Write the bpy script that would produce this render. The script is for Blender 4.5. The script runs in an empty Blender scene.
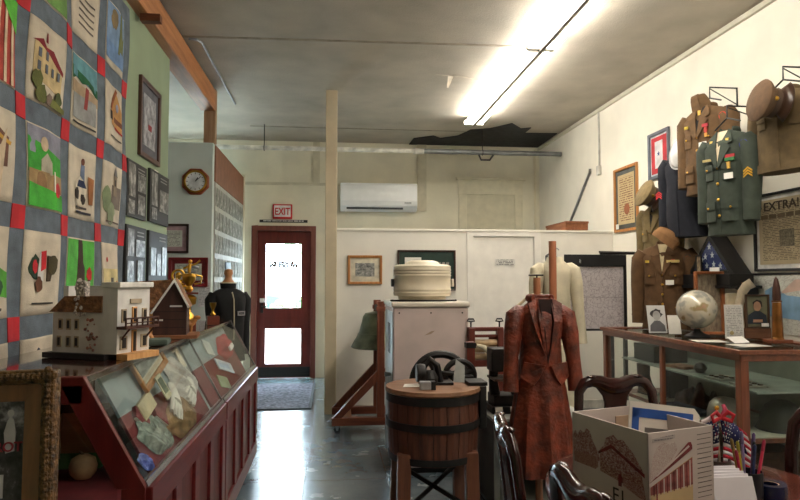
import bpy, bmesh, math, random
from mathutils import Vector, Matrix, Euler
random.seed(7)
PI = math.pi
SC = bpy.context.scene
COL = SC.collection

# ---------------------------------------------------------------- materials
def lin(c):
    c = c / 255.0
    return c / 12.92 if c <= 0.04045 else ((c + 0.055) / 1.055) ** 2.4
def rgba(c): return (lin(c[0]), lin(c[1]), lin(c[2]), 1)
CACHE = {}
def newmat(name):
    m = bpy.data.materials.new(name); m.use_nodes = True
    nt = m.node_tree
    return m, nt, nt.nodes['Principled BSDF']
def mat(c, rough=.6, metal=0, var=.12, scale=9, bump=0, bscale=60, coat=0, spec=.5, stretch=None, name='paint'):
    key = ('mat', tuple(c), rough, metal, var, scale, bump, bscale, coat, spec, stretch)
    if key in CACHE: return CACHE[key]
    m, nt, b = newmat(name)
    b.inputs['Roughness'].default_value = rough; b.inputs['Metallic'].default_value = metal
    b.inputs['Coat Weight'].default_value = coat; b.inputs['Coat Roughness'].default_value = .08
    b.inputs['Specular IOR Level'].default_value = spec
    tc = nt.nodes.new('ShaderNodeTexCoord'); mp = nt.nodes.new('ShaderNodeMapping')
    nt.links.new(tc.outputs['Object'], mp.inputs[0])
    if stretch: mp.inputs['Scale'].default_value = stretch
    n = nt.nodes.new('ShaderNodeTexNoise'); n.inputs['Scale'].default_value = scale; n.inputs['Detail'].default_value = 5
    nt.links.new(mp.outputs[0], n.inputs['Vector'])
    r = nt.nodes.new('ShaderNodeValToRGB')
    lo = [max(0, x * (1 - var * 1.6)) for x in c]; hi = [min(255, x * (1 + var)) for x in c]
    r.color_ramp.elements[0].position = .28; r.color_ramp.elements[1].position = .72
    r.color_ramp.elements[0].color = rgba(lo); r.color_ramp.elements[1].color = rgba(hi)
    nt.links.new(n.outputs['Fac'], r.inputs[0]); nt.links.new(r.outputs[0], b.inputs['Base Color'])
    if bump:
        n2 = nt.nodes.new('ShaderNodeTexNoise'); n2.inputs['Scale'].default_value = bscale; n2.inputs['Detail'].default_value = 3
        nt.links.new(mp.outputs[0], n2.inputs['Vector'])
        bp = nt.nodes.new('ShaderNodeBump'); bp.inputs['Strength'].default_value = bump; bp.inputs['Distance'].default_value = .01
        nt.links.new(n2.outputs['Fac'], bp.inputs['Height']); nt.links.new(bp.outputs[0], b.inputs['Normal'])
    CACHE[key] = m
    return m
def wood(c1, c2, rough=.45, axis='z', scale=6, coat=0, name='wood'):
    key = ('wood', tuple(c1), tuple(c2), rough, axis, scale, coat)
    if key in CACHE: return CACHE[key]
    m, nt, b = newmat(name)
    b.inputs['Roughness'].default_value = rough; b.inputs['Coat Weight'].default_value = coat; b.inputs['Coat Roughness'].default_value = .06
    tc = nt.nodes.new('ShaderNodeTexCoord'); mp = nt.nodes.new('ShaderNodeMapping')
    nt.links.new(tc.outputs['Object'], mp.inputs[0])
    s = {'x': (.09, 1, 1), 'y': (1, .09, 1), 'z': (1, 1, .09)}[axis]
    mp.inputs['Scale'].default_value = [v * scale for v in s]
    n = nt.nodes.new('ShaderNodeTexNoise'); n.inputs['Scale'].default_value = 5; n.inputs['Detail'].default_value = 8; n.inputs['Roughness'].default_value = .65
    nt.links.new(mp.outputs[0], n.inputs['Vector'])
    r = nt.nodes.new('ShaderNodeValToRGB'); r.color_ramp.elements[0].position = .3; r.color_ramp.elements[1].position = .7
    r.color_ramp.elements[0].color = rgba(c1); r.color_ramp.elements[1].color = rgba(c2)
    nt.links.new(n.outputs['Fac'], r.inputs[0]); nt.links.new(r.outputs[0], b.inputs['Base Color'])
    bp = nt.nodes.new('ShaderNodeBump'); bp.inputs['Strength'].default_value = .15; bp.inputs['Distance'].default_value = .004
    nt.links.new(n.outputs['Fac'], bp.inputs['Height']); nt.links.new(bp.outputs[0], b.inputs['Normal'])
    CACHE[key] = m
    return m
def glass(tint=(244, 247, 246), name='glass'):
    key = ('glass', tint)
    if key in CACHE: return CACHE[key]
    m = bpy.data.materials.new(name); m.use_nodes = True; nt = m.node_tree
    nt.nodes.clear()
    o = nt.nodes.new('ShaderNodeOutputMaterial'); mx = nt.nodes.new('ShaderNodeMixShader')
    t = nt.nodes.new('ShaderNodeBsdfTransparent'); t.inputs[0].default_value = rgba(tint)
    g = nt.nodes.new('ShaderNodeBsdfGlossy'); g.inputs['Roughness'].default_value = .03
    f = nt.nodes.new('ShaderNodeLayerWeight'); f.inputs['Blend'].default_value = .5
    p5 = nt.nodes.new('ShaderNodeMath'); p5.operation = 'POWER'; p5.inputs[1].default_value = 4.5; nt.links.new(f.outputs['Facing'], p5.inputs[0])
    ad = nt.nodes.new('ShaderNodeMath'); ad.operation = 'MULTIPLY_ADD'; ad.inputs[1].default_value = .38; ad.inputs[2].default_value = .018; nt.links.new(p5.outputs[0], ad.inputs[0])
    nt.links.new(ad.outputs[0], mx.inputs[0]); nt.links.new(t.outputs[0], mx.inputs[1]); nt.links.new(g.outputs[0], mx.inputs[2])
    nt.links.new(mx.outputs[0], o.inputs[0]); CACHE[key] = m
    return m
def emit(c, strength, name='lamp'):
    m, nt, b = newmat(name)
    b.inputs['Base Color'].default_value = rgba((250, 250, 250)); b.inputs['Emission Color'].default_value = rgba(c)
    b.inputs['Emission Strength'].default_value = strength
    return m
def pic(kind, c1=(225, 220, 210), c2=(40, 38, 36), scale=6.0, lines=24, seed=0.0, mid=None, rough=.35, lo=.35, hi=.65):
    """printed paper: 'bw' cloudy photograph, 'doc' rows of small type, 'map' veined sheet"""
    key = ('pic', kind, tuple(c1), tuple(c2), scale, lines, seed, mid, rough, lo, hi)
    if key in CACHE: return CACHE[key]
    m, nt, b = newmat('print_' + kind); L = nt.links.new
    b.inputs['Roughness'].default_value = rough
    tc = nt.nodes.new('ShaderNodeTexCoord'); mp = nt.nodes.new('ShaderNodeMapping'); L(tc.outputs['Generated'], mp.inputs[0])
    mp.inputs['Location'].default_value = (seed * 3.1, 0, seed * 1.7)
    if kind == 'bw':
        n = nt.nodes.new('ShaderNodeTexNoise'); n.inputs['Scale'].default_value = scale; n.inputs['Detail'].default_value = 9; n.inputs['Roughness'].default_value = .68
        L(mp.outputs[0], n.inputs['Vector'])
        r = nt.nodes.new('ShaderNodeValToRGB'); r.color_ramp.elements[0].position = lo; r.color_ramp.elements[1].position = hi
        r.color_ramp.elements[0].color = rgba(c2); r.color_ramp.elements[1].color = rgba(c1)
        if mid:
            e = r.color_ramp.elements.new((lo + hi) / 2); e.color = rgba(mid)
        L(n.outputs['Fac'], r.inputs[0]); L(r.outputs[0], b.inputs['Base Color'])
    elif kind == 'doc':
        sp = nt.nodes.new('ShaderNodeSeparateXYZ'); L(tc.outputs['Generated'], sp.inputs[0])
        mu = nt.nodes.new('ShaderNodeMath'); mu.operation = 'MULTIPLY'; mu.inputs[1].default_value = lines; L(sp.outputs[2], mu.inputs[0])
        fr = nt.nodes.new('ShaderNodeMath'); fr.operation = 'FRACT'; L(mu.outputs[0], fr.inputs[0])
        gt = nt.nodes.new('ShaderNodeMath'); gt.operation = 'GREATER_THAN'; gt.inputs[1].default_value = .55; L(fr.outputs[0], gt.inputs[0])
        fl = nt.nodes.new('ShaderNodeMath'); fl.operation = 'FLOOR'; L(mu.outputs[0], fl.inputs[0])
        cb = nt.nodes.new('ShaderNodeCombineXYZ'); 
        mx = nt.nodes.new('ShaderNodeMath'); mx.operation = 'MULTIPLY'; mx.inputs[1].default_value = scale; L(sp.outputs[0], mx.inputs[0])
        L(mx.outputs[0], cb.inputs[0]); L(fl.outputs[0], cb.inputs[2]); cb.inputs[1].default_value = seed
        n = nt.nodes.new('ShaderNodeTexNoise'); n.inputs['Scale'].default_value = 1.6; n.inputs['Detail'].default_value = 2; L(cb.outputs[0], n.inputs['Vector'])
        g2 = nt.nodes.new('ShaderNodeMath'); g2.operation = 'GREATER_THAN'; g2.inputs[1].default_value = .45; L(n.outputs['Fac'], g2.inputs[0])
        # margins
        a1 = nt.nodes.new('ShaderNodeMath'); a1.operation = 'COMPARE'; a1.inputs[1].default_value = .5; a1.inputs[2].default_value = .42; L(sp.outputs[0], a1.inputs[0])
        a2 = nt.nodes.new('ShaderNodeMath'); a2.operation = 'COMPARE'; a2.inputs[1].default_value = .5; a2.inputs[2].default_value = .44; L(sp.outputs[2], a2.inputs[0])
        p = gt.outputs[0]
        for q in (g2, a1, a2):
            mm = nt.nodes.new('ShaderNodeMath'); mm.operation = 'MULTIPLY'; L(p, mm.inputs[0]); L(q.outputs[0], mm.inputs[1]); p = mm.outputs[0]
        n3 = nt.nodes.new('ShaderNodeTexNoise'); n3.inputs['Scale'].default_value = 4; L(mp.outputs[0], n3.inputs['Vector'])
        r = nt.nodes.new('ShaderNodeValToRGB'); r.color_ramp.elements[0].color = rgba([x * .9 for x in c1]); r.color_ramp.elements[1].color = rgba(c1); L(n3.outputs['Fac'], r.inputs[0])
        mixn = nt.nodes.new('ShaderNodeMixRGB'); L(p, mixn.inputs[0]); L(r.outputs[0], mixn.inputs[1]); mixn.inputs[2].default_value = rgba(c2)
        L(mixn.outputs[0], b.inputs['Base Color'])
    else:
        n = nt.nodes.new('ShaderNodeTexNoise'); n.inputs['Scale'].default_value = scale; n.inputs['Detail'].default_value = 6; L(mp.outputs[0], n.inputs['Vector'])
        v = nt.nodes.new('ShaderNodeTexVoronoi'); v.feature = 'DISTANCE_TO_EDGE'; v.inputs['Scale'].default_value = scale * 1.6; L(n.outputs['Color'], v.inputs['Vector'])
        r = nt.nodes.new('ShaderNodeValToRGB'); r.color_ramp.elements[0].position = .0; r.color_ramp.elements[1].position = .09
        r.color_ramp.elements[0].color = rgba(c2); r.color_ramp.elements[1].color = rgba(c1)
        L(v.outputs['Distance'], r.inputs[0]); L(r.outputs[0], b.inputs['Base Color'])
    CACHE[key] = m
    return m

# ---------------------------------------------------------------- mesh builder
class MB:
    def __init__(s): s.bm = bmesh.new()
    def face(s, pts):
        try: s.bm.faces.new([s.bm.verts.new(p) for p in pts])
        except ValueError: pass
        return s
    def box(s, c, d, rot=(0, 0, 0)):
        M = Matrix.Translation(c) @ Euler(rot).to_matrix().to_4x4() @ Matrix.Diagonal((d[0], d[1], d[2], 1))
        bmesh.ops.create_cube(s.bm, size=1, matrix=M); return s
    def b2(s, a, b):
        return s.box([(a[i] + b[i]) / 2 for i in range(3)], [abs(b[i] - a[i]) for i in range(3)])
    def ell(s, c, r, rot=(0, 0, 0), u=20, v=12):
        if isinstance(r, (int, float)): r = (r, r, r)
        M = Matrix.Translation(c) @ Euler(rot).to_matrix().to_4x4() @ Matrix.Diagonal((r[0], r[1], r[2], 1))
        bmesh.ops.create_uvsphere(s.bm, u_segments=u, v_segments=v, radius=1, matrix=M); return s
    def loft(s, rings, cap=True, closed=True):
        vs = [[s.bm.verts.new(p) for p in r] for r in rings]
        n = len(vs[0])
        for i in range(len(vs) - 1):
            for j in range(n if closed else n - 1):
                k = (j + 1) % n
                try: s.bm.faces.new((vs[i][j], vs[i][k], vs[i + 1][k], vs[i + 1][j]))
                except ValueError: pass
        if cap and closed:
            for r in (vs[0][::-1], vs[-1]):
                try: s.bm.faces.new(r)
                except ValueError: pass
        return s
    def tube(s, pts, r, seg=10, cap=True, flat=1.0, closed=False):
        pts = [Vector(p) for p in pts]; n = len(pts)
        rs = r if isinstance(r, (list, tuple)) else [r] * n
        rings = []; up = None
        for i, p in enumerate(pts):
            t = (pts[(i + 1) % n if closed else min(i + 1, n - 1)] - pts[(i - 1) % n if closed else max(i - 1, 0)]).normalized()
            if up is None:
                up = Vector((0, 1, 0)) if abs(t.y) < .9 else Vector((0, 0, 1))
            side = t.cross(up).normalized(); up2 = side.cross(t).normalized(); up = up2
            rings.append([p + side * math.cos(a) * rs[i] + up2 * math.sin(a) * rs[i] * flat for a in [2 * PI * k / seg for k in range(seg)]])
        if closed: rings.append(rings[0]); cap = False
        s.loft(rings, cap); 
        return s
    def lathe(s, prof, c=(0, 0, 0), seg=28, M=None, cap=True):
        rings = []
        for r, z in prof:
            ring = [Vector((max(r, 1e-4) * math.cos(2 * PI * k / seg), max(r, 1e-4) * math.sin(2 * PI * k / seg), z)) for k in range(seg)]
            rings.append([((M @ p) if M else p) + Vector(c) for p in ring])
        return s.loft(rings, cap)
    def prism(s, poly, y0, y1, M=None):
        """poly in x,z, extruded along y"""
        f = (lambda p: M @ Vector(p)) if M else Vector
        a = [s.bm.verts.new(f((x, y0, z))) for x, z in poly]; b = [s.bm.verts.new(f((x, y1, z))) for x, z in poly]
        n = len(poly)
        for i in range(n):
            k = (i + 1) % n
            s.bm.faces.new((a[i], a[k], b[k], b[i]))
        s.bm.faces.new(a[::-1]); s.bm.faces.new(b)
        return s
    def ring(s, w, h, f, y0, y1, z0=0):
        """rectangular frame ring centred on x, z0..z0+h"""
        o = [(-w/2, z0), (w/2, z0), (w/2, z0 + h), (-w/2, z0 + h)]
        i = [(-w/2 + f, z0 + f), (w/2 - f, z0 + f), (w/2 - f, z0 + h - f), (-w/2 + f, z0 + h - f)]
        R = [[(x, y1, z) for x, z in o], [(x, y0, z) for x, z in o], [(x, y0 + .15 * (y1 - y0), z) for x, z in i], [(x, y1, z) for x, z in i]]
        vs = [[s.bm.verts.new(p) for p in r] for r in R]
        for k in range(4):
            a, b = vs[k], vs[(k + 1) % 4]
            for j in range(4):
                m = (j + 1) % 4
                s.bm.faces.new((a[j], a[m], b[m], b[j]))
        return s
    def build(s, name, m, parent=None, smooth=False, bevel=0, label=None, solid=0):
        bmesh.ops.remove_doubles(s.bm, verts=s.bm.verts, dist=1e-6)
        bmesh.ops.recalc_face_normals(s.bm, faces=s.bm.faces)
        me = bpy.data.meshes.new(name); s.bm.to_mesh(me); s.bm.free()
        me.materials.append(m)
        if smooth:
            for p in me.polygons: p.use_smooth = True
            me.set_sharp_from_angle(angle=math.radians(42))
        o = bpy.data.objects.new(name, me); COL.objects.link(o)
        if parent: o.parent = parent
        if solid:
            md = o.modifiers.new('solid', 'SOLIDIFY'); md.thickness = solid; md.offset = 0
        if bevel:
            md = o.modifiers.new('bevel', 'BEVEL'); md.width = bevel; md.segments = 2; md.limit_method = 'ANGLE'
        if label: o['label'] = label
        return o
def T(name, label, cat, loc=(0, 0, 0), rz=0, rx=0, ry=0, group=None):
    o = bpy.data.objects.new(name, None); COL.objects.link(o); o.empty_display_size = .05
    o.location = loc; o.rotation_euler = (rx, ry, rz)
    o['label'] = label; o['category'] = cat
    if group: o['group'] = group
    return o
def tag(o, label, cat, loc=None, rz=0, rx=0, ry=0, group=None):
    o['label'] = label; o['category'] = cat
    if loc is not None: o.location = loc; o.rotation_euler = (rx, ry, rz)
    if group: o['group'] = group
    return o
def S(o):
    o['kind'] = 'structure'; return o
def copy_tree(o, loc=None, rz=None, label=None, parent=None):
    c = o.copy(); COL.objects.link(c)
    if parent is not None: c.parent = parent
    if loc is not None: c.location = loc
    if rz is not None: c.rotation_euler = (0, 0, rz)
    if label: c['label'] = label
    for ch in list(o.children): copy_tree(ch, parent=c)
    return c
def text(name, body, size, m, parent, loc, rz=0, rx=PI/2, sx=1.0, mirror=False, label=None, ext=.001, bold=False, align='CENTER'):
    cu = bpy.data.curves.new('t', 'FONT'); cu.body = body; cu.size = size; cu.extrude = ext; cu.align_x = align
    if bold: cu.offset = size * .018 * bold
    o = bpy.data.objects.new('t', cu); COL.objects.link(o)
    dg = bpy.context.evaluated_depsgraph_get(); dg.update()
    me = bpy.data.meshes.new_from_object(o.evaluated_get(dg))
    bpy.data.objects.remove(o); bpy.data.curves.remove(cu)
    M = Matrix.Diagonal((sx * (-1 if mirror else 1), 1, 1, 1))
    me.transform(Matrix.Rotation(rx, 4, 'X') @ M); me.name = name
    if mirror: me.flip_normals()
    me.materials.clear(); me.materials.append(m)
    o = bpy.data.objects.new(name, me); COL.objects.link(o); o.parent = parent; o.location = loc; o.rotation_euler = (0, 0, rz)
    if label: o['label'] = label
    return o
R90 = PI / 2

# ---------------------------------------------------------------- common colours
GOLD = mat((212, 165, 70), .28, 1, .15)
BRASS = mat((190, 140, 60), .35, 1, .2)
STEEL = mat((150, 152, 155), .35, .9, .1)
BLACK = mat((22, 21, 22), .5, 0, .15)
IRON = mat((34, 31, 30), .5, .4, .3)
WHITE = mat((235, 233, 228), .6, 0, .03)
PAPER = mat((232, 228, 218), .75, 0, .05)
REDWOOD = wood((88, 26, 20), (132, 48, 34), .4, 'z')
CASEWOOD = wood((74, 16, 16), (112, 30, 26), .3, 'y', 6, .25)
MAHOG = wood((28, 9, 8), (54, 15, 12), .14, 'z', 5, 0)
OAK = wood((150, 92, 42), (196, 136, 72), .45, 'z')
OLDWOOD = wood((84, 48, 30), (128, 78, 48), .6, 'z')
CLEAR = glass()

# ---------------------------------------------------------------- setting
XR, YB, H = 3.125, 9.25, 3.45
cream = mat((238, 232, 217), .7, 0, .02, 3)
cream2 = mat((222, 212, 184), .6, 0, .03, 3)
def floor_mat():
    m, nt, b = newmat('sealed_concrete'); L = nt.links.new
    b.inputs['Specular IOR Level'].default_value = .6; b.inputs['Coat Weight'].default_value = .5; b.inputs['Coat Roughness'].default_value = .16
    g = nt.nodes.new('ShaderNodeNewGeometry'); mp = nt.nodes.new('ShaderNodeMapping'); L(g.outputs['Position'], mp.inputs[0])
    mp.inputs['Location'].default_value = (.19, .12, 0)
    n = nt.nodes.new('ShaderNodeTexNoise'); n.inputs['Scale'].default_value = 2.2; n.inputs['Detail'].default_value = 8; n.inputs['Roughness'].default_value = .7
    L(mp.outputs[0], n.inputs['Vector'])
    r = nt.nodes.new('ShaderNodeValToRGB'); r.color_ramp.elements[0].position = .3; r.color_ramp.elements[1].position = .7
    r.color_ramp.elements[0].color = rgba((78, 94, 102)); r.color_ramp.elements[1].color = rgba((116, 132, 140)); L(n.outputs['Fac'], r.inputs[0])
    br = nt.nodes.new('ShaderNodeTexBrick'); br.offset = 0; br.inputs['Scale'].default_value = 1; br.inputs['Brick Width'].default_value = .58; br.inputs['Row Height'].default_value = .58
    br.inputs['Mortar Size'].default_value = .004; br.inputs['Mortar Smooth'].default_value = .3
    L(mp.outputs[0], br.inputs['Vector'])
    mx = nt.nodes.new('ShaderNodeMixRGB'); L(br.outputs['Fac'], mx.inputs[0]); L(r.outputs[0], mx.inputs[1]); mx.inputs[2].default_value = rgba((66, 74, 78))
    L(mx.outputs[0], b.inputs['Base Color'])
    n2 = nt.nodes.new('ShaderNodeTexNoise'); n2.inputs['Scale'].default_value = 5; n2.inputs['Detail'].default_value = 6; L(mp.outputs[0], n2.inputs['Vector'])
    mr = nt.nodes.new('ShaderNodeMapRange'); mr.inputs['To Min'].default_value = .16; mr.inputs['To Max'].default_value = .34; L(n2.outputs['Fac'], mr.inputs[0]); L(mr.outputs[0], b.inputs['Roughness'])
    bp = nt.nodes.new('ShaderNodeBump'); bp.inputs['Strength'].default_value = .25; bp.inputs['Distance'].default_value = .003
    sb = nt.nodes.new('ShaderNodeMath'); sb.operation = 'SUBTRACT'; L(n2.outputs['Fac'], sb.inputs[0]); L(br.outputs['Fac'], sb.inputs[1])
    L(sb.outputs[0], bp.inputs['Height']); L(bp.outputs[0], b.inputs['Normal'])
    return m
S(MB().b2((-4.6, -2.6, -.1), (3.2, 9.4, 0)).build('floor', floor_mat()))
S(MB().b2((-4.6, -2.6, H), (3.2, 9.4, H + .1)).build('ceiling', mat((184, 175, 160), .85, 0, .05, 2.5, .5, 90)))
S(MB().b2((XR, -2.6, 0), (XR + .1, 9.4, H)).build('wall_right', cream))
w = MB()   # back wall with the exit doorway and a shop window further left
for a, b in (((-4.6, 0), (-4.1, H)), ((-1.75, 0), (-1.17, H)), ((-.25, 0), (3.2, H)), ((-1.17, 2.2), (-.25, H)), ((-4.1, 2.75), (-1.75, H)), ((-4.1, 0), (-1.75, .5)), ((-4.1, .5), (-3.1, 2.75))):
    w.b2((a[0], YB, a[1]), (b[0], YB + .12, b[1]))
S(w.build('wall_back', mat((226, 219, 196), .7, 0, .03, 3)))
S(MB().b2((-4.6, -2.7, 0), (3.2, -2.6, H)).build('wall_front', cream))
S(MB().b2((-4.7, -2.6, 0), (-4.6, 9.4, H)).build('wall_far_left', cream))
S(MB().b2((-1.43, -2.6, 0), (-1.33, 5.2, 3.2)).build('wall_left', mat((142, 158, 128), .7, 0, .03, 4)))
w = MB().b2((-2.7, 6.75, 0), (-1.27, 6.85, 2.86)).b2((-1.37, 6.85, 0), (-1.27, 8.95, 2.86))
S(w.build('wall_alcove', mat((205, 214, 208), .7, 0, .02, 4)))
S(MB().b2((.04, 6.75, 0), (1.46, 6.85, 1.94)).b2((2.28, 6.75, 0), (XR, 6.85, 1.94)).b2((1.46, 6.75, 1.94 - .005), (2.28, 6.85, 1.94)).build('wall_partition', mat((232, 228, 218), .65, 0, .02, 4)))
S(MB().b2((.03, 6.735, 1.94), (XR, 6.865, 1.965)).build('trim_1', mat((238, 234, 222), .5, 0, .02), bevel=.004))
S(MB().b2((-.085, 6.7, 0), (.038, 6.83, H)).build('column', mat((206, 190, 160), .6, 0, .04, 4), bevel=.005))
S(MB().b2((-1.40, -2.6, 3.2), (-1.25, 6.75, 3.42)).build('ceiling_beam', wood((146, 92, 52), (196, 134, 84), .6, 'y', 4), bevel=.006))
S(MB().b2((-1.37, 6.755, 2.86), (-1.25, 6.85, 3.44)).build('beam_post', wood((140, 104, 76), (186, 150, 116), .7, 'z', 4), bevel=.004))
S(MB().b2((-1.30, 4.3, 3.15), (-1.17, 4.36, 3.2)).build('beam_block', wood((88, 44, 24), (126, 72, 40), .6, 'x')))
S(MB().b2((-1.31, 8.95, 0), (-1.25, 9.05, 2.9)).build('trim_2', cream2))
S(MB().b2((XR - .03, -2.6, 3.39), (XR, 9.25, 3.43)).build('trim_3', mat((206, 200, 180), .5, 0, .03), bevel=.004))
S(MB().tube([(3.045, 9.22, 0), (3.045, 9.22, 3.4)], .018).build('trim_4', cream2, smooth=True))
w = MB().b2((-1.3, 9.235, 2.80), (1.33, 9.25, 2.84)).b2((1.24, 9.22, 2.44), (1.38, 9.25, 3.44)).b2((-.30, 9.22, 2.84), (-.2, 9.25, 3.44))
S(w.build('trim_5', mat((206, 198, 172), .6, 0, .04)))
S(MB().box((-.2, 5.30, H - .003), (3.66, .03, .006), (0, 0, -.028)).build('trim_6', mat((158, 146, 128), .8, 0, .1)))
S(MB().b2((-1.1, 8.36, H - .006), (1.9, 8.39, H)).build('trim_7', mat((150, 144, 130), .8, 0, .1)))
S(MB().b2((.04, 6.735, 0), (1.44, 6.75, .09)).b2((2.30, 6.735, 0), (XR, 6.75, .09)).build('baseboard_back', mat((214, 208, 196), .5)))
# torn ceiling panel: the dark backing shows
poly = [(1.12, 9.24), (1.14, 8.85), (1.40, 8.66), (1.52, 8.80), (1.74, 8.62), (1.84, 8.26), (2.08, 8.16), (2.30, 7.86), (2.50, 8.12), (2.62, 8.06), (2.62, 8.36), (3.08, 8.34), (3.10, 9.24)]
m_ = MB(); a = [m_.bm.verts.new((x, y, H - .001)) for x, y in poly]; b = [m_.bm.verts.new((x, y, H - .012)) for x, y in poly]
for i in range(len(poly)):
    k = (i + 1) % len(poly); m_.bm.faces.new((a[i], a[k], b[k], b[i]))
m_.bm.faces.new(a); m_.bm.faces.new(b[::-1])
S(m_.build('ceiling_patch', mat((44, 44, 44), .9, 0, .2, 12)))

# exit door -------------------------------------------------------------
DW = wood((82, 24, 20), (116, 42, 34), .35, 'z', 5)
def door(name, x0, x1, ztop, y, holes, m, thick=.045):
    cols = sorted({x0, x1, *[h[0] for h in holes], *[h[1] for h in holes]}); rows = sorted({.003, ztop, *[h[2] for h in holes], *[h[3] for h in holes]})
    w = MB()
    for i in range(len(cols) - 1):
        for j in range(len(rows) - 1):
            cx, cz = (cols[i] + cols[i + 1]) / 2, (rows[j] + rows[j + 1]) / 2
            if not any(h[0] < cx < h[1] and h[2] < cz < h[3] for h in holes):
                w.b2((cols[i], y, rows[j]), (cols[i + 1], y + thick, rows[j + 1]))
    return w.build(name, m)
d1 = S(door('door_1', -1.0895, -.3205, 2.1245, 9.27, [(-.97, -.462, 1.01, 1.94), (-.97, -.462, .205, .71)], DW))
w = MB().b2((-1.172, 9.2, 0), (-1.09, 9.34, 2.2)).b2((-.32, 9.2, 0), (-.25, 9.34, 2.2)).b2((-1.09, 9.2, 2.125), (-.32, 9.34, 2.2))
w.build('door_frame', wood((88, 42, 32), (124, 66, 52), .45, 'z', 5), d1, bevel=.005)
MB().b2((-.97, 9.288, 1.01), (-.462, 9.296, 1.94)).build('pane', CLEAR, d1)
MB().b2((-.97, 9.288, .205), (-.462, 9.296, .71)).build('pane', CLEAR, d1)
MB().b2((-1.08, 9.262, .02), (-.33, 9.27, .16)).build('kick_plate', BLACK, d1)
MB().b2((-1.05, 9.25, 1.09), (-.985, 9.27, 1.15)).build('lock_plate', WHITE, d1, bevel=.004)
w = MB().tube([(-1.02, 9.27, 1.03), (-1.02, 9.2, 1.03)], .012).tube([(-1.02, 9.2, 1.03), (-.95, 9.19, 1.03)], .012).b2((-1.04, 9.26, .94), (-1.0, 9.27, 1.08))
w.build('door_handle', IRON, d1, smooth=True)
text('lettering', 'MUSEUM', .12, mat((86, 58, 60), .6), d1, (-.715, 9.284, 1.595), mirror=True, bold=3.6, sx=.86)
# second door, painted shut, on the back wall above the partition
d2 = S(MB().b2((1.99, 9.235, 0), (2.73, 9.25, 2.70)).build('door_2', mat((208, 200, 174), .6, 0, .03)))
w = MB().b2((1.87, 9.215, 0), (1.99, 9.25, 2.72)).b2((2.73, 9.215, 0), (2.85, 9.25, 2.72)).b2((1.86, 9.21, 2.70), (2.86, 9.25, 2.92)).b2((1.83, 9.18, 2.92), (2.89, 9.25, 2.96))
w.build('door_casing', mat((216, 208, 182), .6, 0, .03), d2, bevel=.004)
# white door in the partition
d3 = S(MB().b2((1.53, 6.765, .01), (2.21, 6.80, 1.885)).build('door_3', mat((236, 232, 224), .55, 0, .02), bevel=.003))
w = MB().b2((1.455, 6.74, 0), (1.525, 6.85, 1.935)).b2((2.215, 6.74, 0), (2.285, 6.85, 1.935)).b2((1.525, 6.74, 1.89), (2.215, 6.85, 1.935))
w.build('door_casing', mat((236, 232, 224), .5, 0, .02), d3, bevel=.003)
MB().tube([(2.165, 6.765, 1.05), (2.165, 6.72, 1.05)], [.012, .026]).build('door_knob', STEEL, d3, smooth=True)
o = MB().b2((-.115, -.002, 0), (.115, 0, .07)).build('door_notice', pic('doc', (226, 224, 218), (60, 58, 60), 9, 4)); tag(o, 'small white printed notice taped to the white partition door', 'notice', (1.885, 6.762, 1.57))
# shop window
wn = S(MB().ring(1.35, 2.25, .06, -.05, .1).build('window_1', DW)); wn.location = (-2.425, 9.3, .5)
MB().b2((-.62, .02, .06), (.62, .028, 2.19)).build('pane', CLEAR, wn)
MB().b2((-.02, -.02, .06), (.02, .06, 2.19)).build('mullion', DW, wn)

# outside -----------------------------------------------------------------
S(MB().b2((-30, 9.4, -.12), (30, 60, -.02)).build('ground_outside', mat((205, 203, 196), .8, 0, .05, 1)))
def hedge(label, x, y, l, h):
    t = MB(); random.seed(int(x * 10))
    for i in range(int(l * 26)):
        t.ell((random.uniform(-l/2, l/2), random.uniform(-.35, .35), random.uniform(.1, h)), random.uniform(.10, .2), u=6, v=5)
    tag(t.build('hedge', mat((70, 118, 58), .8, 0, .4, 12)), label, 'hedge', (x, y, -.02))
hedge('low green hedge outside the exit door, left of the planter', -2.85, 20, 1.5, .9)
hedge('low green hedge outside the exit door, right of the planter', -.65, 20, .9, .95)
pl = T('planter', 'small terracotta planter outside between the two hedges', 'planter', (-1.6, 19.4, -.02))
MB().lathe([(.22, 0), (.3, .42), (.34, .42), (.34, .5), (.28, .5), (.26, .4)]).build('pot', mat((170, 110, 80), .8), pl, smooth=True)
t = MB()
for i in range(16): t.ell((random.uniform(-.2, .2), random.uniform(-.2, .2), random.uniform(.48, .75)), .11, u=6, v=5)
t.build('foliage', mat((86, 130, 66), .8, 0, .3, 12), pl)
car = T('car', 'blue car parked beyond the hedge, seen through the door glass', 'car', (-4.1, 27, -.02))
prof = [(-1.9, .3), (-1.95, .7), (-1.2, .85), (-.7, 1.35), (.75, 1.35), (1.3, .9), (1.95, .8), (1.95, .3)]
MB().prism(prof, -.8, .8).build('body', mat((60, 110, 170), .3, .3, .05), car, bevel=.06)
MB().prism([(-1.0, .9), (-.65, 1.28), (.7, 1.28), (1.1, .92)], -.81, .81).build('side_window', mat((30, 36, 42), .1), car)
for x in (-1.2, 1.2):
    for y in (-.75, .75): MB().lathe([(0, -.1), (.3, -.1), (.32, 0), (.3, .1), (0, .1)], (x, y, .32), 20, Matrix.Rotation(R90, 4, 'X')).build('wheel', BLACK, car, smooth=True)
tr = T('street_tree', 'pale leafed street tree across the road, seen through the door glass', 'tree', (-1.3, 34, -.02))
MB().tube([(0, 0, 0), (.05, 0, 2), (.1, 0, 3.6)], [.16, .12, .07]).build('trunk', mat((110, 96, 84), .8), tr, smooth=True)
t = MB()
for i in range(70): t.ell((random.gauss(.2, .7), random.gauss(0, .7), random.gauss(4.2, .6)), random.uniform(.15, .35), u=6, v=5)
t.build('crown', mat((120, 156, 110), .8, 0, .3, 6), tr)

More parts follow.
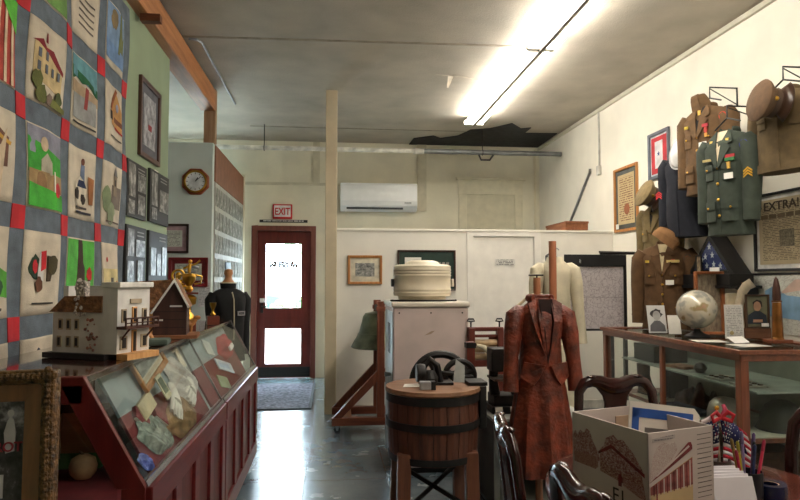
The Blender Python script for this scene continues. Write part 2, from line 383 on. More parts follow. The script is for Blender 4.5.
# ---------------------------------------------------------------- ceiling light, pipes, conduit
TUBE = emit((255, 249, 238), 21, 'fluorescent_tube')
def light(y0, y1, label):
    t = T('fluorescent_light', label, 'ceiling light', (1.73, y0, H), group='fluorescent strip lights')
    L = y1 - y0
    MB().prism([(-.03, 0), (.03, 0), (.016, -.125), (-.016, -.125)], .0, L).build('housing', mat((112, 108, 100), .5, 0, .08), t)
    for s in (-1, 1):
        MB().tube([(s * .095, .03, -.085), (s * .095, L - .03, -.085)], .017, 10).build('lamp_tube', TUBE, t, smooth=True)
    for y in (.015, L - .015):
        MB().box((0, y, -.085), (.24, .025, .05)).build('socket', WHITE, t, bevel=.004)
light(5.06, 7.6, 'lit twin tube strip light hanging toward the exit end of the ceiling')
light(2.5, 5.04, 'lit twin tube strip light running out at the top of the photo')
light(-.06, 2.48, 'added twin tube strip light overhead, unseen fill for the foreground')  # extra section out of view, added to brighten table, box and quilt
pp = T('ceiling_pipe', 'long horizontal pipe crossing the room under the ceiling', 'pipe', (0, 8.25, 3.135))
MB().tube([(-3.2, 0, 0), (1.10, 0, 0)], .03, 14).build('painted_length', mat((226, 222, 210), .45), pp, smooth=True, label='cream painted length of pipe')
MB().tube([(1.16, 0, 0), (3.1, 0, 0)], .033, 14).build('bare_length', mat((120, 122, 122), .45, .4), pp, smooth=True, label='bare grey length of pipe')
MB().tube([(1.06, 0, 0), (1.2, 0, 0)], .042, 14).build('coupling', mat((196, 192, 182), .45), pp, smooth=True)
for x in (-.9, 2.0): MB().tube([(x, 0, .03), (x, 0, .31)], .006).tube([(x, .036 * math.sin(a), .036 * math.cos(a)) for a in [k * PI / 8 for k in range(17)]], .006).build('pipe_hanger', IRON, pp)
MB().tube([(1.95, 0, -.03), (1.98, 0, -.1), (2.1, 0, -.1), (2.15, 0, -.03)], .014).build('drop_elbow', IRON, pp, smooth=True)
o = MB().tube([(-1.22, 5.35, 0), (-1.16, 5.36, 0), (-1.13, 5.42, 0), (-1.13, 7.3, 0)], .012).build('ceiling_conduit', STEEL, smooth=True); tag(o, 'thin metal conduit bending along the ceiling beside the timber beam', 'conduit', (0, 0, H - .013))
o = MB().tube([(0, 0, 0), (0, 0, .64)], .011).build('wall_conduit', mat((190, 186, 176), .5), smooth=True); tag(o, 'thin vertical conduit dropping from the ceiling on the right wall', 'conduit', (XR - .012, 7.05, 2.755))
o = MB().b2((-.035, -.04, 0), (.035, 0, .11)).build('wall_junction_box', mat((206, 202, 192), .5), bevel=.006); tag(o, 'small pale junction box at the foot of the vertical conduit', 'electrical box', (XR, 7.05, 2.645), -R90)
o = MB().tube([(0, 0, 0), (0, -.66, .55), (-.02, -.72, .575)], .016).build('wall_rod', STEEL, smooth=True); tag(o, 'grey metal rod slanting up the right wall above the wooden box', 'rod', (XR - .018, 7.98, 2.17))
o = MB().face([(0, 0, 0), (.34, .02, -.005), (.34, .06, -.002), (0, .03, 0)]).face([(.2, .03, 0), (.26, .05, 0), (.22, .12, -.1), (.2, .1, -.1)]).face([(.34, .02, -.005), (.34, .06, -.002), (.62, .2, -.001), (.62, .17, -.001)]).build('peeling_tape', mat((196, 186, 168), .8), solid=.002); tag(o, 'torn strip of tape peeling off the ceiling beside the light', 'tape', (.93, 6.05, H - .004))

# ---------------------------------------------------------------- framed things
def frame(name, label, cat, loc, rz, w, h, fw, fm, art, mount=None, mw=.04, depth=.025, rx=0, group=None, artname='picture', parts=None):
    t = T(name, label, cat, loc, rz, rx, group=group)
    MB().ring(w, h, fw, -depth, 0).build('frame', fm, t, bevel=min(.004, fw * .2))
    iw, ih = w - 2 * fw, h - 2 * fw
    MB().b2((-iw/2 - .003, -.006, fw - .003), (iw/2 + .003, -.001, h - fw + .003)).build('mount' if mount else artname, mount or art, t)
    if mount: MB().b2((-iw/2 + mw, -.009, fw + mw), (iw/2 - mw, -.005, h - fw - mw)).build(artname, art, t)
    return t
RW, LW = -R90, R90
# right wall
t = frame('framed_certificate', 'oak framed parchment certificate on right wall, below the switch conduit', 'certificate', (XR, 6.40, 1.93), RW, .535, .70, .03, OAK, pic('doc', (206, 184, 140), (120, 70, 44), 10, 22), mat((84, 86, 82), .7), .05)
MB().lathe([(0, 0), (.06, 0), (.06, .003), (.045, .004), (.04, .002), (0, .002)], (.02, -.009, .24), 20, Matrix.Rotation(R90, 4, 'X')).build('seal', mat((150, 90, 60), .7), t)
MB().b2((-.21, -.027, .035), (-.14, -.026, .09)).build('tag', WHITE, t)
t = frame('framed_service_flag', 'grey framed red and white service flag high on the right wall', 'framed flag', (XR, 5.70, 2.39), RW, .385, .455, .032, mat((104, 108, 118), .4), mat((188, 44, 52), .7), mat((214, 218, 226), .7), .018, artname='flag')
MB().b2((-.07, -.012, .1), (.07, -.009, .36)).build('white_panel', mat((216, 212, 214), .7), t)
st = [(.026 * (1 if k % 2 == 0 else .4) * math.sin(k * PI / 5), .235 + .026 * (1 if k % 2 == 0 else .4) * math.cos(k * PI / 5)) for k in range(10)]
MB().prism(st, -.014, -.012).build('star', mat((56, 66, 120), .7), t)
MB().b2((.03, -.034, .02), (.12, -.032, .075)).build('tag', WHITE, t)
t = frame('framed_newspaper', 'black framed old newspaper front page headed EXTRA', 'newspaper', (XR, 4.07, 1.47), RW, .56, .56, .018, BLACK, pic('doc', (190, 172, 138), (104, 88, 66), 16, 40, .3), mat((214, 212, 206), .6), .03, artname='front_page')
text('headline', 'EXTRA!', .085, mat((70, 58, 46), .8), t, (0, -.010, .435), bold=True, sx=1.25)
for i, x in enumerate((-.17, -.085, 0, .085, .17)): MB().b2((x - .036, -.0105, .375), (x + .036, -.009, .405)).build('headline_word', mat((112, 96, 74), .8), t)
MB().b2((-.02, -.0105, .17), (.12, -.009, .29)).build('news_photo', pic('bw', (150, 138, 112), (60, 54, 46), 8), t)
o = T('wall_map', 'pale printed wall map with a blue sea behind the artillery shell', 'map', (XR, 4.06, 1.03), RW)
MB().b2((-.46, -.006, 0), (.46, 0, .42)).build('map_sheet', pic('map', (214, 214, 204), (176, 172, 160), 5, rough=.5), o)
MB().prism([(-.2, .12), (.46, .09), (.46, .34), (.2, .26), (.02, .27), (-.12, .33), (-.2, .3)], -.0075, -.006).build('sea', mat((132, 168, 196), .55), o)
MB().prism([(-.05, .28), (.46, .35), (.46, .4), (.1, .38)], -.0075, -.006).build('coast', mat((206, 176, 160), .55), o)
MB().tube([(-.46, -.006, .42), (.46, -.006, .42)], .007).build('hanging_rail', BLACK, o)
# green wall
t = frame('framed_photograph', 'dark wood framed winter scene, the large picture above the black panels', 'picture', (XL_ := -1.33, 4.645, 2.26), LW, .49, .555, .035, wood((58, 34, 26), (92, 56, 42), .4), pic('bw', (206, 208, 210), (46, 44, 48), 5, seed=1, mid=(150, 150, 156)), mat((96, 96, 104), .7), .06)
MB().b2((-.03, -.011, .22), (.05, -.009, .26)).build('red_sleigh', mat((150, 44, 44), .7), t)
PB = mat((34, 33, 34), .55, 0, .1)
def panel(label, y0, y1, z0, z1, layout, seed):
    w, h = y1 - y0, z1 - z0
    t = T('picture_board', label, 'photo board', (-1.33, (y0 + y1) / 2, z0), LW, group='black photo panels on the green wall')
    MB().b2((-w/2, -.02, 0), (w/2, 0, h)).build('board', PB, t, bevel=.002)
    for i, (u0, v0, u1, v1) in enumerate(layout):
        MB().b2((-w/2 + u0 * w, -.024, v0 * h), (-w/2 + u1 * w, -.02, v1 * h)).build('photo', pic('bw', (180, 178, 174), (30, 28, 28), 2.4, seed=seed + i * .7, mid=(104, 102, 100), lo=.38, hi=.62), t)
    for i in range(2): MB().b2((-w/2 + .52 * w, -.0215, (.9 - i * .06) * h), (-w/2 + .88 * w, -.02, (.92 - i * .06) * h)).build('caption', mat((150, 148, 146), .7), t)
panel('black panel of old photographs on green wall, upper one beside the quilt', 4.15, 4.565, 1.82, 2.19, [(.05, .36, .38, .95), (.05, .05, .36, .3), (.5, .5, .92, .82), (.52, .08, .9, .44)], 1)
panel('black panel of old photographs on green wall, upper one farther from the quilt', 4.65, 5.165, 1.83, 2.215, [(.06, .32, .36, .95), (.08, .06, .34, .28), (.46, .25, .95, .68)], 2)
panel('black panel of old photographs on green wall, lower one beside the quilt', 4.15, 4.575, 1.36, 1.765, [(.06, .5, .36, .94), (.06, .06, .36, .42), (.46, .5, .92, .78), (.56, .08, .84, .44)], 3)
panel('black panel of old photographs on green wall, lower one farther from the quilt', 4.65, 5.15, 1.36, 1.765, [(.08, .2, .34, .7), (.4, .2, .62, .6), (.68, .2, .92, .74)], 4)
o = MB().b2((-.05, -.004, 0), (.05, 0, .06)).build('card_tag', PAPER); tag(o, 'small pale tag pinned under the large wood framed picture', 'tag', (-1.33, 4.86, 2.17), LW)
# alcove wall
t = T('wall_clock', 'octagonal wooden wall clock with white face on the pale wall', 'clock', (-1.437, 6.75, 2.295))
oc = lambda r, a0=PI/8: [(r * math.cos(a0 + k * PI / 4), .145 + r * math.sin(a0 + k * PI / 4)) for k in range(8)]
MB().prism(oc(.15), -.035, 0).build('case', wood((120, 56, 26), (168, 88, 44), .3, 'x', 6, .4), t, bevel=.012)
MB().lathe([(.108, 0), (.118, .012), (.104, .014), (.098, .004)], (0, -.035, .145), 40, Matrix.Rotation(R90, 4, 'X'), cap=False).build('bezel', GOLD, t, smooth=True)
MB().lathe([(0, 0), (.1, 0), (.1, .003), (0, .003)], (0, -.036, .145), 40, Matrix.Rotation(R90, 4, 'X')).build('face', mat((226, 230, 230), .4), t)
for k in range(12):
    a = k * PI / 6
    MB().box((.084 * math.sin(a), -.0405, .145 + .084 * math.cos(a)), (.006, .002, .018), (0, a, 0)).build('hour_mark', BLACK, t)
for a, l, wd in ((math.radians(33), .05, .009), (math.radians(48), .078, .006)):
    MB().box((l/2 * math.sin(a), -.042, .145 + l/2 * math.cos(a)), (wd, .002, l), (0, a, 0)).build('hand', BLACK, t)
frame('framed_certificate', 'dark framed certificate with mauve mount below the clock', 'certificate', (-1.69, 6.75, 1.69), 0, .38, .305, .022, wood((40, 24, 20), (66, 40, 32), .4), pic('doc', (206, 210, 200), (130, 132, 128), 8, 12, .5), mat((168, 140, 146), .7), .045)
frame('framed_certificate', 'red framed certificate partly hidden by the model barn and trophies', 'certificate', (-1.5, 6.75, 1.34), 0, .40, .305, .035, mat((118, 30, 32), .4), pic('doc', (206, 208, 196), (140, 140, 130), 8, 12, .9), mat((126, 40, 42), .6), .03)
o = MB().b2((-.06, -.004, 0), (.06, 0, .26)).build('wall_paper', pic('doc', (226, 224, 224), (150, 148, 150), 8, 16)); tag(o, 'white sheet of paper on the pale wall behind the trophies', 'paper', (-1.335, 6.748, 1.13))
t = T('wall_photo_collage', 'tall collage of class portrait photographs under brown board', 'photo collage', (-1.27, 7.9, 1.16), LW)
MB().b2((-1.04, -.012, 0), (1.04, 0, 1.30)).build('board', mat((176, 174, 164), .6, 0, .06), t)
pm = [pic('bw', (190, 188, 178), (58, 58, 54), 2.6, seed=i, mid=(136, 136, 126), rough=.8, lo=.3, hi=.7) for i in range(5)]
random.seed(3)
for r in range(5):
    for c in range(9):
        MB().b2((-1.02 + c * .227, -.016, .03 + r * .255), (-1.02 + c * .227 + .2, -.012, .03 + r * .255 + .2)).build('portrait', random.choice(pm), t)
o = MB().b2((-1.05, -.014, 0), (1.05, 0, .39)).build('brown_board', mat((142, 96, 70), .75, 0, .05)); tag(o, 'plain brown board at the top of the collage wall', 'board', (-1.27, 7.9, 2.465), LW)
o = MB().b2((-.16, -.012, 0), (.16, 0, .62)).build('wall_poster', pic('bw', (170, 190, 206), (70, 86, 104), 2, seed=2, rough=.6)); tag(o, 'blue tinted glossy poster over the lower portrait collage', 'poster', (-1.25, 7.65, 1.0), LW)
# partition pictures
frame('framed_photograph', 'small oak framed photograph on white partition, left of the beige canister', 'picture', (.34, 6.75, 1.365), 0, .37, .31, .028, OAK, pic('bw', (196, 194, 186), (52, 54, 58), 4, seed=3, mid=(140, 140, 136)), mat((218, 210, 188), .6), .055)
t = frame('framed_display', 'dark green framed board behind the beige canister', 'framed board', (1.01, 6.75, 1.295), 0, .635, .44, .018, wood((46, 28, 22), (76, 48, 36), .4), mat((28, 56, 46), .5), artname='green_panel')
MB().b2((-.24, -.012, .22), (-.06, -.006, .36)).build('card', PAPER, t)
for i in range(4): MB().b2((.08 + i * .045, -.012, .27 + .008 * (i % 2)), (.11 + i * .045, -.006, .31)).build('photo', pic('bw', (190, 186, 176), (50, 40, 34), 4, seed=i), t)
# box resting on partition top
t = T('wooden_box', 'long brown wooden box lying on top of the white partition', 'box', (2.70, 7.05, 1.966))
MB().b2((-.13, -.32, 0), (.13, .32, .095)).build('body', wood((128, 74, 46), (168, 106, 68), .6, 'y'), t, bevel=.003)
MB().b2((-.135, -.33, .075), (.135, .33, .1)).build('lid', wood((120, 68, 42), (160, 100, 64), .6, 'y'), t, bevel=.003)

# exit sign & strip
t = T('exit_sign', 'red and white EXIT sign above the exit door', 'sign', (-.735, 9.25, 2.30))
MB().b2((-.14, -.045, 0), (.14, 0, .215)).build('housing', mat((196, 30, 34), .4), t, bevel=.006)
MB().b2((-.118, -.05, .03), (.118, -.044, .195)).build('face', mat((246, 240, 234), .4), t)
text('lettering', 'EXIT', .145, mat((204, 24, 30), .4), t, (0, -.052, .06), sx=.74, bold=True)
o = MB().b2((-.345, -.006, 0), (.345, 0, .04)).build('notice_strip', pic('doc', (30, 30, 32), (232, 230, 226), 26, 1.3)); tag(o, 'narrow black and white notice strip over the exit door', 'notice', (-.72, 9.25, 2.25))
# air conditioner
t = T('air_conditioner', 'white split air conditioner unit on the back wall', 'air conditioner', (.66, 9.25, 2.42))
pr = [(0, 0), (-.13, 0), (-.2, .07), (-.215, .14), (-.205, .38), (-.18, .405), (0, .405)]
m_ = MB(); rings = [[(x, y, z) for y, z in pr] for x in (-.56, .56)]; m_.loft(rings).build('body', mat((240, 241, 240), .3, 0, .01), t, bevel=.01)
MB().box((-.06, -.175, .045), (.82, .012, .055), (-.75, 0, 0)).build('outlet', mat((70, 72, 74), .5), t)
for z in (.035, .05): MB().box((-.06, -.172 - (z - .045) * .9, z), (.8, .01, .007), (-.75, 0, 0)).build('louvre', mat((190, 192, 194), .4), t)
MB().box((.42, -.214, .115), (.1, .004, .02)).build('display', mat((170, 172, 174), .3), t)
# floor mat
t = T('floor_mat', 'grey ribbed entrance mat on the floor by the exit door', 'mat', (-.72, 7.86, 0))
MB().b2((-.47, -.84, 0), (.47, .84, .012)).build('pile', mat((104, 104, 116), .95, 0, .35, 30, .6, 200), t, bevel=.004)
MB().ring(.98, 1.72, .035, 0, .014).build('rubber_edge', mat((56, 56, 62), .8), t)
t.children[1].rotation_euler = (-R90, 0, 0); t.children[1].location = (0, -.86, .014)

# ---------------------------------------------------------------- quilt
def wave(x, z): return .008 * math.sin(x * 9 + 1.5) + .006 * math.sin(z * 7 + x * 4) + .004 * math.sin(x * 23 + z * 5)
qt = T('picture_quilt', 'large appliqued picture quilt with slate sashing and red corner squares', 'quilt', (-1.328, 2.33, 1.0), LW)
slate = mat((98, 108, 118), .9, 0, .1, 14, .3, 180); qcream = mat((202, 190, 170), .9, 0, .06, 10, .3, 180); qred = mat((190, 34, 44), .85, 0, .1)
def cloth(x0, x1, z0, z1, off, n=6):
    m_ = MB(); g = [[m_.bm.verts.new((x0 + (x1 - x0) * i / n, -off - wave(x0 + (x1 - x0) * i / n, z0 + (z1 - z0) * j / n), z0 + (z1 - z0) * j / n)) for j in range(n + 1)] for i in range(n + 1)]
    for i in range(n):
        for j in range(n): m_.bm.faces.new((g[i][j], g[i + 1][j], g[i + 1][j + 1], g[i][j + 1]))
    return m_
cloth(-.47, 1.80, .02, 2.15, .016, 40).build('sashing', slate, qt, smooth=True, solid=.006)
GX, GZ = .437, .47
def rect(a, b, c, d): return [(a, b), (c, b), (c, d), (a, d)]
def circ(u, v, r, n=14, sq=1): return [(u + r * math.cos(2 * PI * k / n), v + sq * r * math.sin(2 * PI * k / n)) for k in range(n)]
def blob(u, v, r, n=16, seed=0):
    rr = random.Random(seed); return [(u + r * rr.uniform(.75, 1.15) * math.cos(2 * PI * k / n), v + r * rr.uniform(.75, 1.15) * math.sin(2 * PI * k / n)) for k in range(n)]
Q = {  # (column, row): list of (kind, colour, polygon)
 (0, 2): [('field', (176, 66, 56), rect(0, 0, 1, 1))] + [('stripe', (214, 190, 160), rect(.06 + i * .16, 0, .12 + i * .16, .9)) for i in range(6)] + [('hill', (90, 176, 60), [(.5, 1), (1, .62), (1, 1)])],
 (0, 1): [('barn', (110, 74, 60), [(0, .3), (.85, .38), (.85, .7), (.4, .86), (0, .9)]), ('roof_trim', (196, 150, 60), [(.2, .76), (.88, .62), (.9, .66), (.2, .81)]), ('window', (206, 196, 176), rect(.5, .52, .62, .64)), ('tree', (196, 176, 148), [(.5, 0), (.72, 0), (.72, .5), (.8, .8), (.68, .6), (.56, .55)]), ('bush', (110, 116, 84), blob(.3, .2, .16, seed=3))],
 (0, 0): [('hill', (84, 160, 56), [(0, .32), (1, .22), (1, .5), (.7, .58), (0, .56)]), ('tree', (40, 74, 44), blob(.8, .34, .08, seed=2)), ('door', (130, 78, 46), rect(.3, .2, .62, .5)), ('vine', (60, 52, 44), [(.2, .12), (.8, .08), (.82, .11), (.2, .16)])],
 (1, 3): [('sky', (150, 176, 190), rect(.02, .5, .98, .98)), ('meadow', (110, 150, 80), rect(.02, .02, .98, .5)), ('barn', (150, 60, 50), rect(.3, .3, .7, .6))],
 (1, 2): [('house', (200, 176, 130), [(.12, .3), (.9, .22), (.9, .56), (.55, .74), (.12, .74)]), ('roof', (130, 30, 40), [(.08, .73), (.3, .8), (.4, .72), (.62, .74), (.92, .55), (.92, .5), (.5, .66), (.2, .73)]), ('steeple', (150, 40, 50), [(.38, .78), (.44, .78), (.42, .9), (.4, .9)])] + [('window', (96, 100, 110), rect(.2 + i * .18, .4 + j * .16, .27 + i * .18, .51 + j * .16)) for i in range(4) for j in range(1 + (i < 2))] + [('bush', (92, 96, 48), blob(.2, .28, .12, seed=1)), ('bush', (92, 96, 48), blob(.3, .12, .13, seed=4)), ('path', (120, 100, 90), blob(.5, .08, .1, seed=5)), ('bush', (80, 90, 50), blob(.8, .16, .1, seed=6)), ('lawn', (110, 112, 56), [(.5, .02), (.98, -.0), (.98, .08), (.6, .14)])],
 (1, 1): [('sky', (140, 140, 156), rect(.02, .66, .98, .98)), ('hill', (62, 158, 54), [(.02, .42), (.98, .36), (.98, .7), (.6, .74), (.3, .8), (.02, .84)]), ('sun', (206, 180, 150), circ(.42, .8, .09)), ('house', (176, 168, 150), [(.34, .44), (.62, .44), (.62, .6), (.48, .7), (.34, .6)]), ('field', (160, 130, 90), rect(.02, .24, .98, .46)), ('horse', (140, 106, 74), blob(.34, .32, .14, seed=8)), ('grass', (70, 170, 56), [(.02, .02), (.98, .02), (.98, .22), (.02, .3)]), ('figure', (190, 40, 44), blob(.8, .28, .1, seed=9)), ('pole', (220, 214, 200), rect(.66, .24, .7, .5))],
 (1, 0): [('leaf', (36, 60, 40), blob(.3, .56, .16, seed=11)), ('stem', (70, 56, 40), [(.62, .4), (.72, .4), (.8, .7), (.6, .72)]), ('figure', (206, 204, 200), [(.36, .4), (.54, .4), (.5, .72), (.42, .76)]), ('scarf', (196, 36, 44), [(.46, .52), (.58, .56), (.56, .78), (.44, .76)]), ('hat', (196, 36, 44), blob(.28, .58, .08, seed=12)), ('leaf', (70, 62, 34), blob(.74, .62, .13, seed=13)), ('boot', (96, 60, 40), blob(.4, .36, .1, seed=14)), ('stitched_words', (60, 56, 54), [(.2, .13), (.8, .12), (.8, .14), (.2, .15)])],
 (2, 3): [('words', (84, 76, 70), rect(.3, .3 + .1 * i, .8, .32 + .1 * i)) if False else ('words', (90, 82, 76), rect(.25, .2 + .1 * i, .85, .225 + .1 * i)) for i in range(5)],
 (2, 2): [('sky', (96, 146, 156), [(.02, .7), (.98, .62), (.98, .98), (.02, .98)]), ('trees', (34, 96, 58), [(.02, .62), (.2, .7), (.4, .64), (.6, .68), (.98, .54), (.98, .68), (.5, .76), (.02, .82)]), ('field', (176, 150, 120), [(.02, .46), (.98, .42), (.98, .56), (.02, .64)]), ('town', (150, 150, 148), rect(.08, .12, .9, .46)), ('road', (150, 60, 56), [(.46, .3), (.56, .3), (.6, .6), (.5, .62)]), ('words', (60, 56, 54), rect(.1, .05, .9, .075))],
 (2, 1): [('rider', (110, 124, 150), [(.5, .52), (.66, .52), (.64, .78), (.54, .8)]), ('head', (120, 70, 54), circ(.58, .83, .05)), ('horse', (206, 196, 176), [(.3, .2), (.7, .2), (.72, .52), (.5, .62), (.28, .5)]), ('patch', (44, 36, 32), blob(.36, .36, .1, seed=21)), ('patch', (44, 36, 32), blob(.6, .3, .08, seed=22)), ('horse', (160, 104, 62), [(.78, .24), (.9, .24), (.92, .62), (.74, .64)]), ('jeans', (40, 50, 80), [(.36, .46), (.7, .46), (.62, .56), (.44, .56)]), ('words', (50, 50, 60), rect(.26, .08, .84, .115)), ('words', (70, 64, 60), rect(.24, .15, .7, .18))],
 (2, 0): [('grass', (86, 176, 70), rect(.02, .1, .98, .98)), ('trunk', (60, 40, 30), [(.34, .1), (.68, .1), (.62, .98), (.38, .98)]), ('owl', (150, 140, 130), circ(.46, .3, .15)), ('bird', (196, 40, 44), blob(.82, .5, .1, seed=31)), ('post', (40, 40, 36), rect(.78, .12, .86, .42))],
 (3, 3): [('sky', (120, 146, 178), rect(.02, .3, .98, .98)), ('tree', (106, 112, 66), [(.6, .3), (.9, .3), (.98, .98), (.66, .98)]), ('lake', (110, 140, 180), [(.02, .1), (.98, .1), (.98, .34), (.02, .4)]), ('rock', (130, 110, 76), blob(.36, .78, .16, seed=41))],
 (3, 2): [('mill', (192, 142, 84), [(.3, .36), (.96, .3), (.96, .66), (.64, .92), (.3, .62)]), ('roof', (150, 84, 44), [(.24, .6), (.6, .98), (.68, .94), (.36, .6)]), ('porch', (116, 70, 46), [(.5, .42), (.96, .4), (.96, .48), (.5, .5)]), ('window', (150, 150, 170), circ(.68, .68, .07)), ('door', (40, 36, 34), rect(.2, .42, .34, .56)), ('trim', (180, 40, 50), [(.5, .31), (.96, .27), (.96, .3), (.5, .34)]), ('words', (90, 80, 74), rect(.2, .14, .9, .165))],
 (3, 1): [('church', (120, 108, 98), rect(.4, .3, .96, .66)), ('tower', (140, 124, 104), rect(.48, .5, .74, .82)), ('spire', (110, 104, 100), [(.46, .82), (.76, .82), (.62, 1.0)]), ('window', (60, 54, 50), rect(.56, .66, .64, .76)), ('tree', (126, 140, 104), blob(.2, .42, .2, seed=51)), ('grass', (136, 148, 116), blob(.4, .22, .18, seed=52)), ('words', (96, 80, 76), rect(.2, .06, .92, .085))],
 (3, 0): [('field', (206, 190, 136), rect(.06, .1, .96, .6)), ('dot', (190, 40, 44), circ(.3, .74, .04)), ('pump', (90, 84, 80), rect(.5, .2, .62, .46)), ('flower', (180, 90, 50), circ(.82, .34, .07))],
 (1, -1): [('tent', (34, 38, 66), [(.2, .1), (.62, .1), (.44, .55), (.4, .6)])],
}
for c in range(-1, 4):
    for r in range(-1, 4):
        x0, z0 = c * GX + .05, .2 + r * GZ + .05; x1, z1 = (c + 1) * GX - .05, .2 + (r + 1) * GZ - .05
        if c == -1: continue
        if r == -1: z0 = .04
        blk = cloth(x0, x1, z0, z1, .021, 10).build('picture_block', qcream, qt, smooth=True, solid=.003)
        for i, (nm, cl, poly) in enumerate(Q.get((c, r), [])):
            m_ = MB(); vs = []
            poly = [(min(.985, max(.015, u)), min(.985, max(.015, v))) for u, v in poly]
            for u, v in poly:
                X, Z = x0 + u * (x1 - x0), z0 + v * (z1 - z0); vs.append(m_.bm.verts.new((X, 0, Z)))
            f = m_.bm.faces.new(vs); bmesh.ops.triangulate(m_.bm, faces=[f])
            for _ in range(2): bmesh.ops.subdivide_edges(m_.bm, edges=[e for e in m_.bm.edges if e.calc_length() > .05], cuts=1, use_grid_fill=True)
            for v in m_.bm.verts: v.co.y = -.0245 - .0007 * i - wave(v.co.x, v.co.z)
            m_.build(nm, mat(cl, .9, 0, .1, 16, .3, 180), blk, solid=.001)
for c in range(0, 5):
    for r in range(0, 4):
        x, z = c * GX, .2 + r * GZ
        cloth(x - .045, x + .045, z - .05, z + .05, .0215, 2).build('corner_square', qred, qt, solid=.003)

# ---------------------------------------------------------------- left display case: two sloped-front sections
XB, XT, XF = -1.275, -.775, -.585      # back, top front edge, lower front edge
ZT, ZF = 1.10, .75
felt = mat((116, 34, 40), .9, 0, .1, 12); paleb = mat((150, 162, 164), .8, 0, .04)
CHROME = mat((176, 180, 184), .25, .9, .05)
def case(y0, y1, label):
    t = T('display_case', label, 'display case', (0, y0, 0), group='sloped glass display cases')
    L = y1 - y0
    w = MB().b2((XB, 0, .06), (XF + .0, L, .10)).b2((XB, 0, .1), (XB + .02, L, ZT - .02)).b2((XF - .03, 0, .1), (XF, L, ZF))
    w.build('carcass', CASEWOOD, t)
    w = MB().b2((XF - .005, 0, ZF - .1), (XF + .02, L, ZF - .004)).b2((XF - .005, 0, .1), (XF + .018, L, .2))
    for i in range(5):
        y = i * (L - .09) / 4
        w.b2((XF - .005, y, .2), (XF + .016, y + .09, ZF - .1))
    w.build('front_framing', CASEWOOD, t, bevel=.004)
    for i in range(4):
        y = .09 + i * (L - .09) / 4
        MB().b2((XF - .002, y + .01, .21), (XF + .004, y + (L - .45) / 4 - .01, ZF - .11)).build('front_panel', wood((60, 14, 14), (92, 24, 22), .35, 'z', 6, .2), t)
    MB().b2((XB, 0, ZT - .025), (XT, L, ZT)).build('counter_top', wood((52, 24, 20), (80, 40, 32), .12, 'y', 5, .8), t, bevel=.003)
    for y in (.05, L - .05):
        for x in (XB + .06, XF - .06): MB().lathe([(.02, 0), (.035, .02), (.035, .06), (0, .06)], (x, y, 0), 12).build('foot', IRON, t, smooth=True)
    n = Vector((ZT - ZF, 0, XT - XF)).normalized()   # outward-ish normal of the slope
    def P(s, y, d): p = Vector((XF, 0, ZF)).lerp(Vector((XT, 0, ZT)), s); return (p.x + abs(n.x) * d, y, p.z + abs(n.z) * d)
    def slab(nm, m, d0, d1, s0, s1, ya, yb, bev=0):
        return MB().loft([[P(s0, ya, d0), P(s1, ya, d0), P(s1, ya, d1), P(s0, ya, d1)], [P(s0, yb, d0), P(s1, yb, d0), P(s1, yb, d1), P(s0, yb, d1)]]).build(nm, m, t, bevel=bev)
    slab('slope_glass', CLEAR, -.004, .001, .02, .99, .01, L - .01)
    slab('display_bed', felt, -.085, -.075, .0, .56, .28 if y0 < 3 else .03, L - .03)
    slab('display_bed', paleb, -.085, -.075, .56, .97, .28 if y0 < 3 else .03, L - .03)
    slab('glass_edge', CHROME, -.006, .006, -.01, .035, 0, L)
    slab('glass_edge', CHROME, -.006, .004, .02, 1.0, L - .012, L)
    return t, P
c1, P1 = case(2.10, 3.50, 'near dark red display case with sloped glass, holding framed picture and pale cloths')
c2, P2 = case(3.52, 4.92, 'farther dark red display case with sloped glass, beside the exit aisle')
w = MB()   # near end: red wooden frame round a glass pane
prof_o = [(XB, .1), (XF, .1), (XF, ZF), (XT, ZT - .025), (XB, ZT - .025)]
w.b2((XB, -.025, .1), (XF, 0, .16)).b2((XB, -.025, .62), (XF, 0, .69)).b2((XB, -.025, .16), (XB + .07, 0, ZT - .03)).b2((XF - .07, -.025, .1), (XF, 0, ZF)).b2((XB, -.025, ZT - .085), (XT, 0, ZT - .025))
w.prism([(XF, ZF), (XT, ZT), (XT - .085, ZT), (XF - .085, ZF)], -.025, 0)
w.build('end_frame', wood((76, 18, 16), (112, 32, 28), .35, 'z', 6, .2), c1, bevel=.003)
w = MB().prism([(XF - .085, .69), (XF - .085, ZF), (XT - .085, ZT - .085), (XB + .07, ZT - .085), (XB + .07, .69)], -.016, -.010)
w.build('end_glass', CLEAR, c1)
MB().b2((XF - .07, -.03, .2), (XB + .07, -.012, .6)).build('end_panel', wood((60, 14, 14), (92, 24, 22), .35, 'z', 6, .2), c1)
MB().b2((XB + .02, .0, .655), (XF - .03, 1.38, .67)).build('inner_shelf', felt, c1)
def onbed(P, s, y, d=-.074): return P(s, y, d)
ANG = math.atan2(ZT - ZF, XF - XT)     # slope steepness seen from the aisle
def bed(c_y0, P, s, y): p = P(s, y, -.072); return (p[0], c_y0 + p[1], p[2])
